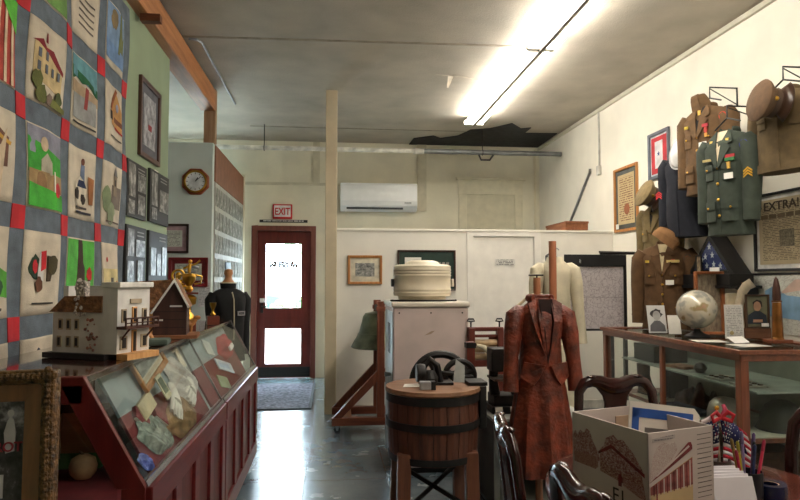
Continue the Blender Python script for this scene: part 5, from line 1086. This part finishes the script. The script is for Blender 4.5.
# black iron press on grey bookcase
bk = T('grey_bookcase', 'low grey bookcase with pale shelf edges behind the tub', 'bookcase', (1.30, 4.08, 0))
GS = mat((66, 68, 66), .6); GE = mat((176, 178, 170), .5, 0, .05)
MB().b2((-.31, -.24, 0), (-.295, .26, .53)).b2((.29, -.24, 0), (.31, .26, .53)).b2((-.295, .24, 0), (.29, .26, .53)).build('carcass', GS, bk)
MB().b2((-.315, -.25, .53), (.315, .262, .55)).build('top', GE, bk, bevel=.002)
for xx in ((-.31, -.275), (.27, .31)): MB().b2((xx[0], -.25, 0), (xx[1], -.238, .53)).build('edge_strip', GE, bk)
for z in (.02, .19, .36): MB().b2((-.294, -.238, z), (.289, .238, z + .018)).build('shelf', GE, bk)
ip = T('iron_press', 'black cast iron hand press on the grey bookcase', 'press', (1.125, 4.08, .551))
w = MB().b2((-.11, -.12, 0), (.13, .12, .045)).b2((-.09, -.09, .045), (.08, .09, .11)).tube([(-.06, 0, .1), (-.075, 0, .2), (-.06, 0, .33)], [.035, .03, .03], 10).tube([(.07, 0, .1), (.09, 0, .2), (.08, 0, .33)], [.03, .025, .03], 10)
w.build('base', IRON, ip, bevel=.006)
MB().b2((-.10, -.07, .26), (.06, .07, .41)).build('head', IRON, ip, bevel=.008); MB().b2((.02, -.075, .32), (.035, -.07, .37)).build('plate', WHITE, ip)
MB().tube([(0, -.02, .22), (.12, -.06, .235), (.26, -.06, .26)], .008, 8).build('lever', STEEL, ip, smooth=True)
MB().tube([(.12 + .05 * math.cos(a), -.08, .12 + .05 * math.sin(a)) for a in [2 * PI * k / 24 for k in range(24)]], .009, 8, closed=True).build('hand_wheel', IRON, ip, smooth=True)
MB().b2((-.1, -.14, .21), (.09, .06, .225)).build('platen', mat((86, 82, 76), .4, .5), ip)
for i, (x, y, lb) in enumerate(((1.04, 3.88, 'small white card on the bookcase at the foot of the press, left'), (1.14, 3.89, 'small white card on the bookcase at the foot of the press, right'))): simple('label_card', lb, 'card', MB().b2((-.025, -.003, 0), (.025, 0, .06)), PAPER, (x, y, .5515), .2, rx=-.25)
simple('pale_rag', 'crumpled pale rag on the bookcase edge near the rust dress', 'rag', MB().ell((0, 0, .025), (.07, .045, .025)).ell((.06, .01, .03), (.05, .03, .028)), mat((190, 182, 166), .9), (1.22, 3.89, .551), smooth=True)
simple('dark_binder', 'dark upright binder with green spine standing behind the rust dress', 'binder', MB().b2((-.05, -.12, 0), (.05, .12, .32)), mat((40, 44, 40), .5), (1.40, 4.15, .551), bevel=.003)

# rust dress on its stand, white dress behind
RUST = mat((108, 44, 24), .5, 0, .28, 14, .9, 40)
def dress(name, label, loc, m, shoulder, topz, hem, wr_, sl, cat='dress', rz=0, flare=.26, peplum=True, seed=1, open_neck=True, hw=.07):
    t = T(name, label, cat, loc, rz); rr = random.Random(seed)
    H_ = topz - hem; n = 44
    def fold(rx_, ry_, z, amp, x0=0):
        return [((rx_ + amp * math.sin(a * 11 + seed) * .6) * math.cos(a) + x0, (ry_ + amp * math.sin(a * 9 + seed * 2 + z * 2)) * math.sin(a), z) for a in [2 * PI * k / n for k in range(n)]]
    waist = topz - .36
    sk = [fold(flare, .16, hem, .022), fold(flare * .97, .155, hem + .1, .02), fold(flare * .88, .14, hem + .3, .014), fold(flare * .72, .125, waist - .12, .008), fold(flare * .62, .11, waist, .002)]
    MB().loft(sk).build('skirt', m, t, smooth=True)
    bd = [fold(flare * .63, .112, waist - .01, .002), fold(shoulder * .84, .115, waist + .14, .002), fold(shoulder * .98, .11, topz - .10, .002), fold(shoulder * .92, .085, topz - .035, .001), fold(shoulder * .55, .07, topz, .001), fold(hw, .06, topz + .03, .0)]
    MB().loft(bd).build('bodice', m, t, smooth=True)
    for s in (-1, 1):
        p = [(s * shoulder * .66, 0, topz - .03), (s * shoulder * .86, 0, topz - .045), (s * (shoulder + .012), -.01, topz - .07), (s * (shoulder + .03), -.02, topz - .17), (s * (shoulder + .045), -.03, topz - sl * .6), (s * (shoulder + .055), -.05, topz - sl)]
        sv = MB().tube(p, [.018, .045, .058, .054, .042, .046], 14).build('sleeve', m, t, smooth=True)
    if peplum:
        for s in (-1, 1):
            pts = [(s * .015, waist + .015), (s * flare * .62, waist + .03), (s * flare * .72, waist - .055), (s * flare * .4, waist - .10), (s * .05, waist - .06)]
            m_ = MB(); f = m_.bm.faces.new([m_.bm.verts.new((x, -.118 * (1 - (x / (flare * .8)) ** 2) ** .5 - .012, z)) for x, z in pts]); bmesh.ops.triangulate(m_.bm, faces=[f])
            m_.build('peplum', m, t, solid=.008)
    if open_neck:
        m_ = MB(); f = m_.bm.faces.new([m_.bm.verts.new((x, -.117 + .035 * max(0, (z - topz + .06) / .08), z)) for x, z in [(-.035, topz + .025), (.045, topz + .025), (.05, topz - .08), (.03, topz - .2), (.005, waist + .02), (-.01, topz - .15)]]); bmesh.ops.triangulate(m_.bm, faces=[f])
        m_.build('dark_opening', mat((40, 16, 12), .9), t, solid=.004)
        for s in (-1, 1):
            m_ = MB(); f = m_.bm.faces.new([m_.bm.verts.new((x, -.125 + .05 * max(0, (z - topz + .06) / .08), z)) for x, z in [(s * .04, topz + .035), (s * .1, topz), (s * .085, topz - .1), (s * .015, waist + .07), (s * .04, topz - .1)]]); bmesh.ops.triangulate(m_.bm, faces=[f])
            m_.build('lapel', m, t, solid=.008)
        MB().tube([(.07 * math.cos(a), .065 * math.sin(a), topz + .03) for a in [math.radians(-40 + 26 * i) for i in range(11)]], .022, 8, flat=.7).build('collar', m, t, smooth=True)
    return t
dress('rust_dress', 'rust brown satin two piece dress with peplum on a wooden stand', (1.205, 3.58, 0), RUST, .138, 1.27, .30, .07, .50, flare=.20, seed=1, hw=.055)
st = T('dress_stand', 'wooden stand with hook carrying the rust dress', 'stand', (1.215, 3.66, 0))
MB().tube([(0, 0, .02), (0, 0, 1.42)], .022, 12).build('post', wood((150, 92, 60), (186, 124, 86), .5, 'z', 6), st, smooth=True)
MB().tube([(-.05, 0, 1.435), (.04, 0, 1.435)], .005, 8).tube([(0, 0, 1.41), (0, 0, 1.435)], .005, 8).build('hook', IRON, st)
for k in range(4):
    a = k * R90 + .5; MB().tube([(0, 0, .1), (.19 * math.cos(a), .19 * math.sin(a), .015)], .016, 8).build('foot', OLDWOOD, st, smooth=True)
MB().tube([(-.12, 0, 1.25), (-.05, 0, 1.31), (0, 0, 1.325), (.05, 0, 1.31), (.12, 0, 1.25)], .009, 8).build('hanger', mat((190, 170, 140), .5), st, smooth=True)
IVORY = mat((206, 196, 170), .85, 0, .06, 8, .3, 60)
dress('white_dress', 'long ivory white dress hanging behind the rust dress', (1.675, 4.62, 0), IVORY, .125, 1.55, .16, .07, .62, flare=.18, seed=5, peplum=False, open_neck=False, hw=.06)
st = T('dress_stand', 'tall wooden pole standing before the ivory white dress', 'stand', (1.565, 4.36, 0))
MB().tube([(0, 0, .02), (0, 0, 1.685)], .027, 12).build('post', wood((158, 92, 60), (190, 122, 86), .5, 'z', 6), st, smooth=True)
for k in range(4):
    a = k * R90 + .5; MB().tube([(0, 0, .1), (.17 * math.cos(a), .17 * math.sin(a), .015)], .016, 8).build('foot', OLDWOOD, st, smooth=True)
o = T('dress_hanger', 'wire hanger at the neck of the ivory white dress', 'hanger', (1.675, 4.62, 1.55)); MB().tube([(-.13, 0, -.06), (0, 0, .045), (.13, 0, -.06)], .004, 6).tube([(0, 0, .045), (0, 0, .085), (.02, 0, .1), (.035, 0, .085)], .004, 6).build('wire', STEEL, o)
hs = T('hanger_stand', 'thin metal stand behind the ivory white dress', 'stand', (1.675, 4.80, 0)); MB().tube([(0, 0, 0.01), (0, 0, 1.60), (0, -.18, 1.63)], .012, 10).build('pole', STEEL, hs, smooth=True); MB().lathe([(0, 0), (.14, 0), (.14, .012), (0, .02)], seg=28).build('base', IRON, hs, smooth=True)

# map easel
me_ = T('map_easel', 'black flip chart stand holding a pale grey line map', 'map stand', (2.43, 5.62, 0))
MB().b2((-.295, -.012, .96), (.265, 0, 1.545)).build('map_sheet', pic('map', (200, 192, 192), (150, 140, 142), 5, rough=.6), me_)
MB().box((-.015, -.0135, 1.25), (.55, .003, .004)).build('fold_line', mat((140, 132, 134), .7), me_)
MB().b2((-.305, -.03, 1.535), (.265, .0, 1.645)).build('header_band', mat((30, 30, 32), .5, 0, .2), me_, bevel=.003)
MB().ell((-.16, -.032, 1.58), (.012, .004, .02)).build('clip', CHROME, me_)
MB().b2((.262, -.02, .30), (.29, .02, 1.645)).b2((-.3, -.01, .94), (.29, .015, .965)).build('side_rail', BLACK, me_)
MB().b2((.09, -.03, .0), (.155, .03, .96)).build('pole', BLACK, me_, bevel=.004)
MB().b2((-.02, -.18, 0), (.27, .22, .02)).build('foot', BLACK, me_, bevel=.004)
o = simple('black_tripod', 'folded black tripod lying across the top of the map stand', 'tripod', MB().tube([(-.14, 0, 0), (.2, 0, 0)], .014, 10).tube([(.2, 0, 0), (.4, 0, -.005)], .01, 10).tube([(-.14, .02, .012), (.2, .02, .006)], .009, 8), BLACK, (2.61, 5.61, 1.66), smooth=True)

# ---------------------------------------------------------------- table and chairs in the foreground
TX, TY, RXT, RYT, TZ = 1.12, 1.75, .47, .66, .75
tbl = T('oval_table', 'dark polished oval wooden table in the foreground', 'table', (TX, TY, 0))
def oval(s, z, n=64): return [(RXT * s * math.cos(2 * PI * k / n), RYT * s * math.sin(2 * PI * k / n), z) for k in range(n)]
MB().loft([oval(.97, TZ - .03), oval(1.0, TZ - .022), oval(1.0, TZ - .008), oval(.985, TZ)]).build('tabletop', wood((60, 24, 18), (98, 46, 34), .2, 'y', 4, .5), tbl, smooth=True)
MB().lathe([(.16, 0), (.13, .06), (.05, .12), (.045, .2), (.075, .36), (.05, .52), (.09, .64), (.2, .70), (.2, .72), (0, .72)], seg=28).build('pedestal', MAHOG, tbl, smooth=True)
for k in range(4):
    a = k * R90 + PI / 4; MB().tube([(.06 * math.cos(a), .06 * math.sin(a), .2), (.22 * math.cos(a), .22 * math.sin(a), .14), (.36 * math.cos(a), .36 * math.sin(a), .025)], [.035, .03, .025], 10).build('foot', MAHOG, tbl, smooth=True)
def chair(label, loc, rz):
    t = T('dining_chair', label, 'chair', loc, rz, group='dark carved chairs round the oval table')
    # local: back at y=0, seat toward -y
    for s in (-1, 1):
        pass
    L_ = [(-.165, -.01, .44), (-.185, .012, .62), (-.186, .03, .78), (-.178, .042, .88), (-.15, .05, .918), (-.11, .054, .930), (-.07, .053, .924), (-.035, .051, .908), (0, .05, .904)]
    pts = L_ + [(-x, y, z) for x, y, z in L_[-2::-1]]
    rr_ = [.022, .022, .022, .023, .026, .028, .032, .036, .04]; rr_ = rr_ + rr_[-2::-1]
    MB().tube(pts, rr_, 12, flat=.7).build('back_frame', MAHOG, t, smooth=True)
    sp = [(.055, .46, -.008), (.04, .52, .003), (.062, .60, .014), (.085, .68, .024), (.072, .76, .034), (.052, .82, .043), (.06, .86, .048), (.092, .90, .051)]
    MB().loft([[(-w_, y - .008, z), (w_, y - .008, z), (w_, y + .008, z), (-w_, y + .008, z)] for w_, z, y in sp]).build('splat', MAHOG, t, smooth=True, bevel=.003)
    for x in (-.115, .115): MB().ell((x, .046, .950), (.024, .013, .007)).build('carved_shell', MAHOG, t, smooth=True)
    MB().loft([[(-.17, .02, z), (.17, .02, z), (.235, -.40, z), (-.235, -.40, z)] for z in (.39, .44)]).build('seat_frame', MAHOG, t, bevel=.01)
    MB().loft([[(-.155, -.01, .44), (.155, -.01, .44), (.215, -.385, .44), (-.215, -.385, .44)], [(-.14, -.03, .475), (.14, -.03, .475), (.2, -.37, .475), (-.2, -.37, .475)]]).build('seat_cushion', mat((150, 116, 60), .85, 0, .15, 16), t, bevel=.012)
    for s in (-1, 1):
        MB().tube([(s * .155, 0, .44), (s * .16, .02, .22), (s * .165, .07, 0)], [.02, .018, .016], 10).build('leg', MAHOG, t, smooth=True)
        MB().tube([(s * .2, -.365, .42), (s * .215, -.385, .32), (s * .205, -.375, .12), (s * .212, -.385, .03), (s * .218, -.395, 0)], [.034, .03, .017, .022, .026], 12).build('leg', MAHOG, t, smooth=True)
    return t
ch = chair('dark carved chair at the far end of the oval table, behind the cardboard box', (1.325, 2.82, 0), 0)
copy_tree(ch, (.600, 1.99, 0), math.radians(82), 'dark carved chair seen edge on at the left of the oval table')
copy_tree(ch, (.612, 1.40, 0), math.radians(91), 'dark carved chair nearest the camera at the lower edge of the photo')
copy_tree(ch, (1.74, 1.98, 0), math.radians(-55), 'dark carved chair right of the table by the glass cabinet corner')

# cardboard box with prints
BA = math.radians(17.5)
bx = T('cardboard_box', 'open white cardboard box printed with brown station drawings, on the table', 'box', (.811, 1.567, TZ + .001), BA)
BW, BD, BH, th = .233, .30, .255, .004
CB = mat((200, 186, 180), .7, 0, .03, 8)
w = MB().b2((0, 0, 0), (BW, BD, th)).b2((0, 0, 0), (BW, th, BH)).b2((0, BD - th, 0), (BW, BD, BH)).b2((0, 0, 0), (th, BD, BH)).b2((BW - th, 0, 0), (BW, BD, BH))
w.build('carton', CB, bx)
BR = mat((112, 40, 44), .7, 0, .2, 40); BR2 = mat((150, 84, 78), .7, 0, .2, 40); TANP = mat((196, 170, 128), .7, 0, .05)
# long left side (faces -x): local y 0..BD, seen far end at left
def onside(nm, poly, m, d):   # poly in (u: 0 near corner..1 far, v height 0..1)
    mm = MB(); a = [mm.bm.verts.new((-d, u * BD, v * BH)) for u, v in poly]; f = mm.bm.faces.new(a); bmesh.ops.triangulate(mm.bm, faces=[f]); return mm.build(nm, m, bx, solid=.0004)
def onfront(nm, poly, m, d):
    mm = MB(); a = [mm.bm.verts.new((u * BW, -d, v * BH)) for u, v in poly]; f = mm.bm.faces.new(a); bmesh.ops.triangulate(mm.bm, faces=[f]); return mm.build(nm, m, bx, solid=.0004)
sk = pic('bw', (206, 190, 180), (96, 30, 36), 16, seed=21, lo=.44, hi=.56)
def shift(poly, dv=0, k=1): return [(u, v * k + dv) for u, v in poly]
sk = pic('bw', (190, 172, 166), (92, 30, 36), 26, seed=21, lo=.36, hi=.60, mid=(150, 100, 96))
sk2 = pic('bw', (184, 160, 146), (84, 26, 32), 20, seed=4, lo=.36, hi=.60, mid=(140, 90, 84))
onside('tree_drawing', [(.98, .50), (.985, .74), (.95, .80), (.92, .76), (.88, .82), (.82, .80), (.79, .86), (.74, .84), (.70, .74), (.64, .66), (.60, .56), (.64, .50), (.8, .46)], sk, .0008)
onside('wall_drawing', [(.97, .44), (.97, .56), (.66, .58), (.62, .48), (.66, .44)], sk2, .0014)
onside('tree_drawing', [(.58, .56), (.60, .68), (.54, .74), (.52, .82), (.46, .80), (.42, .88), (.36, .84), (.30, .86), (.24, .78), (.16, .74), (.10, .66), (.06, .60), (.12, .52), (.36, .50)], sk, .001)
onside('house_drawing', [(.60, .44), (.60, .66), (.44, .74), (.26, .62), (.08, .56), (.05, .42), (.3, .40)], sk2, .0006)
onside('roof_drawing', [(.62, .65), (.45, .77), (.04, .58), (.04, .54), (.44, .73), (.62, .62)], BR, .0016)
onside('figure_drawing', [(.36, .36), (.32, .36), (.31, .46), (.335, .50), (.36, .46)], BR, .0018)
onside('fence_drawing', [(.30, .38), (.30, .46), (.05, .44), (.03, .32), (.1, .32)], sk, .0016)
for b, u in (('E', .40), ('L', .29)):
    o = text('lettering', b, .055, mat((52, 40, 46), .7), bx, (-.0008, u * BD, .045), rz=-R90, ext=.0005)
# front: station building
onfront('station_wall', [(.02, .26), (.66, .24), (.66, .72), (.02, .46)], TANP, .0008)
onfront('window_band', [(.02, .38), (.66, .42), (.66, .70), (.02, .46)], BR2, .0010)
onfront('roof_underside', [(.0, .46), (.66, .71), (.66, .77), (.0, .49)], CB, .0013)
onfront('station_roof', [(.0, .50), (.36, .70), (.60, .86), (.64, .86), (.66, .82), (.66, .785), (.3, .62)], BR, .0014)
onfront('roof_stripe', [(.1, .565), (.60, .83), (.62, .815), (.12, .56)], CB, .0017)
for i in range(12):
    u = .06 + i * .05; onfront('column', [(u, .37 + .003 * i), (u + .016, .37 + .003 * i), (u + .016, .475 + .0185 * i), (u, .47 + .0185 * i)], CB if i % 2 else BR, .0016)
onfront('corner_post', [(.10, .2), (.12, .2), (.12, .5), (.10, .49)], BR, .0018)
onfront('shrub_border', [(.0, .20), (.3, .16), (.66, .16), (.66, .25), (.3, .27), (.0, .30)], pic('bw', (200, 180, 172), (130, 44, 50), 14, seed=9, lo=.42, hi=.6), .002)
onfront('tree_drawing', [(.0, .50), (.16, .60), (.34, .70), (.44, .80), (.40, .88), (.30, .87), (.22, .90), (.12, .84), (.05, .72)], pic('map', (196, 182, 176), (140, 80, 76), 7, seed=7), .0006)
onfront('stamp_line', [(.06, .90), (.40, .92), (.40, .96), (.06, .94)], pic('doc', (186, 174, 170), (110, 100, 104), 20, 2), .001)
for i in range(14):
    v = .92 - i * .05; onfront('text_line', [(.74, v), (.96, v + .006), (.96, v + .013), (.74, v + .007)], mat((96, 84, 84), .7), .001)
# card standing in the box
cd = T('blue_bordered_card', 'white card with blue border standing in the cardboard box', 'card', (.945, 1.755, TZ + .012), BA - .12, math.radians(-6), math.radians(9))
MB().prism([(-.125, 0), (.125, 0), (.125, .255), (.105, .275), (-.125, .275)], -.003, 0).build('card', mat((216, 206, 196), .6, 0, .02), cd)
BLU = mat((28, 74, 150), .5)
MB().b2((-.115, -.0045, .03), (-.092, -.003, .255)).b2((-.115, -.0045, .232), (.10, -.003, .258)).build('blue_border', BLU, cd)
MB().b2((-.07, -.0045, .04), (.09, -.003, .205)).build('grey_picture', mat((104, 96, 92), .6, 0, .15), cd)
MB().b2((-.055, -.006, .13), (-.005, -.0045, .185)).build('label', pic('doc', (206, 196, 180), (100, 90, 84), 6, 7), cd)
simple('brown_folder', 'plain tan folder edge standing at the far corner of the cardboard box', 'folder', MB().b2((-.002, -.13, 0), (.002, .13, .225)), mat((186, 158, 132), .7), (.985, 1.90, TZ + .012), R90 + BA)

# white papers, pen cup, flags
pt = T('paper_tray', 'stack of white papers standing in a holder right of the cardboard box', 'paper holder', (1.125, 1.70, TZ + .001), .12)
MB().b2((-.085, -.05, 0), (.06, .05, .012)).b2((-.085, .04, .012), (.06, .05, .09)).build('holder', mat((150, 146, 150), .4), pt, bevel=.002)
random.seed(5)
for i in range(5):
    y = -.04 + i * .016
    MB().loft([[(-.08, y, .012), (.055, y, .012), (.055, y + .003, .012), (-.08, y + .003, .012)], [(-.08, y + .02, .104 + i * .003), (.052, y + .02, .098 + i * .003), (.052, y + .023, .098 + i * .003), (-.08, y + .023, .104 + i * .003)]]).build('sheet', mat((222, 216, 222), .7, 0, .02), pt)
pc = T('pen_cup', 'dark mesh cup full of pens beside the white papers', 'pen cup', (1.235, 1.78, TZ + .001))
MB().lathe([(0, 0), (.036, 0), (.038, .085), (.035, .085), (.033, .006), (0, .006)], seg=28).build('cup', mat((36, 36, 44), .4, .3), pc, smooth=True)
PENS = [((206, 196, 60), 'yellow pencil standing in the pen cup', -.02, .0, -.10, .02, .165), ((226, 60, 96), 'pink highlighter at the right of the pen cup', .022, .0, .22, .02, .17), ((120, 90, 150), 'purple pen next to the pink highlighter in the pen cup', .012, .012, .10, .02, .185), ((150, 130, 180), 'lilac pen upright in the middle of the pen cup', -.008, .012, -.02, .03, .19), ((40, 56, 110), 'dark blue pen at the front of the pen cup', .0, -.014, .02, -.08, .16), ((30, 30, 34), 'black marker leaning in the middle of the pen cup', .006, -.004, .05, -.03, .165), ((210, 50, 80), 'red pen leaning left out of the pen cup', -.024, -.008, -.2, -.04, .145), ((176, 140, 70), 'gold pen at the back left of the pen cup', -.016, .014, -.16, .06, .17)]
for c, lb, x, y, ax, ay, l in PENS:
    p = T('pen', lb, 'pen', (1.235 + x * .8, 1.78 + y * .8, TZ + .009), 0, -ay, ax, group='pens in the cup')
    MB().tube([(0, 0, 0), (0, 0, l * .8)], .0045, 10).build('barrel', mat(c, .35, 0, .03), p, smooth=True)
    MB().tube([(0, 0, l * .8), (0, 0, l * .97), (0, 0, l)], [.0052, .005, .002], 10).build('cap', mat([v * .8 for v in c], .35), p, smooth=True)
fv = T('flag_vase', 'small dark pot holding the two little flags', 'pot', (1.205, 1.89, TZ + .001)); MB().lathe([(0, 0), (.04, 0), (.05, .05), (.04, .09), (.036, .09), (.034, .01), (0, .01)], seg=24).build('pot', mat((60, 40, 34), .4), fv, smooth=True)
def flag(label, loc, ry_, rz, w_, h_, lean=0):
    t = T('stick_flag', label, 'flag', loc, rz, lean, ry_, group='little flags on sticks')
    MB().tube([(0, 0, 0), (0, 0, .235)], .003, 8).build('stick', mat((206, 190, 170), .6), t, smooth=True); MB().ell((0, 0, .238), (.005, .005, .008), u=8, v=6).build('finial', GOLD, t, smooth=True)
    # cloth hangs: stripes along drop
    def pt_(u, v): return (math.copysign(.004, w_) + u * w_ * (.75 + .3 * v), -.012 * math.sin(u * 7 + v * 3) - .006, .222 - v * h_ - u * .035 - .03 * u * u)
    def quad(nm, m, u0, u1, v0, v1, off, n=8):
        mm = MB(); g = [[mm.bm.verts.new((lambda p: (p[0], p[1] - off, p[2]))(pt_(u0 + (u1 - u0) * i / n, v0 + (v1 - v0) * j / 2))) for j in range(3)] for i in range(n + 1)]
        for i in range(n):
            for j in range(2): mm.bm.faces.new((g[i][j], g[i + 1][j], g[i + 1][j + 1], g[i][j + 1]))
        return mm.build(nm, m, t, smooth=True, solid=.0006)
    for k in range(13): quad('stripe', mat((190, 36, 56), .8) if k % 2 == 0 else mat((226, 220, 222), .8), 0, 1, k / 13, (k + 1) / 13, 0)
    quad('canton', mat((40, 44, 92), .8), 0, .8, 0, 7 / 13, .0014)
    mm = MB()
    for r in range(7):
        for c in range(6):
            p = pt_(.05 + c * .125 + (.06 if r % 2 else 0), .035 + r * .075); mm.ell((p[0], p[1] - .0026, p[2]), (.0022, .0008, .0022), u=6, v=4)
    mm.build('stars', mat((230, 230, 234), .8), t)
flag('small stars and stripes flag drooping over the white papers', (1.195, 1.885, TZ + .012), math.radians(3), 0, -.085, .16, 0)
flag('small stars and stripes flag drooping toward the pen cup', (1.215, 1.885, TZ + .012), math.radians(-3), 0, .11, .16, 0)
rb = T('ribbon_bow', 'red and white ribbon bow tied at the top of the little flags', 'ribbon', (1.205, 1.865, TZ + .225))
for s, c in ((-1, (206, 40, 54)), (1, (206, 40, 54))): MB().tube([(0, 0, 0), (s * .02, -.008, .018), (s * .036, -.01, .008), (s * .03, -.01, -.01), (0, 0, 0)], .007, 8, flat=.5).build('loop', mat(c, .6), rb, smooth=True)
MB().tube([(0, 0, 0), (-.03, -.005, .002), (-.07, -.01, -.012)], [.006, .009, .007], 8, flat=.4).build('white_tail', mat((226, 206, 206), .6), rb, smooth=True)
MB().tube([(0, 0, 0), (.012, -.005, .025), (.008, 0, .04)], [.005, .008, .006], 8, flat=.5).build('pink_tail', mat((226, 90, 120), .6), rb, smooth=True)
tp = T('tape_roll', 'dark blue roll of tape at the right edge of the table', 'tape roll', (1.315, 1.80, TZ + .001))
MB().lathe([(.026, 0), (.045, 0), (.047, .02), (.045, .04), (.026, .04), (.024, .02)], seg=36, cap=False).build('roll', mat((24, 30, 62), .15, 0, .1), tp, smooth=True)
MB().lathe([(.022, .002), (.026, .0), (.026, .038), (.022, .038)], seg=32, cap=False).build('core', mat((170, 140, 104), .7), tp, smooth=True)
simple('paper_slip', 'small cream paper slip lying before the tape roll', 'paper', MB().b2((-.03, -.02, 0), (.03, .02, .002)), mat((206, 190, 160), .7), (1.245, 1.70, TZ + .001), .4)

# ---------------------------------------------------------------- world, camera
wd = bpy.data.worlds.new('World'); SC.world = wd; wd.use_nodes = True
nt = wd.node_tree; bg = nt.nodes['Background']
bg.inputs['Color'].default_value = (.72, .86, 1.0, 1); bg.inputs['Strength'].default_value = 9.5
cam = bpy.data.cameras.new('Camera'); co = bpy.data.objects.new('Camera', cam); COL.objects.link(co)
cam.sensor_width = 36; cam.lens = 36 * 628 / 800; cam.clip_start = .05; cam.clip_end = 200
pitch = math.atan(31 / 628); yaw = math.atan(67 / 628 * math.cos(pitch))
co.location = (0, 0, 1.4); co.rotation_euler = (R90 + pitch, 0, -yaw)
SC.camera = co
SC.view_settings.view_transform = 'Standard'; SC.view_settings.look = 'None'; SC.view_settings.gamma = 1; SC.view_settings.exposure = 1.72
SC.view_settings.use_curve_mapping = False
SC.cycles.use_denoising = True
SC.cycles.max_bounces = 8; SC.cycles.transparent_max_bounces = 12
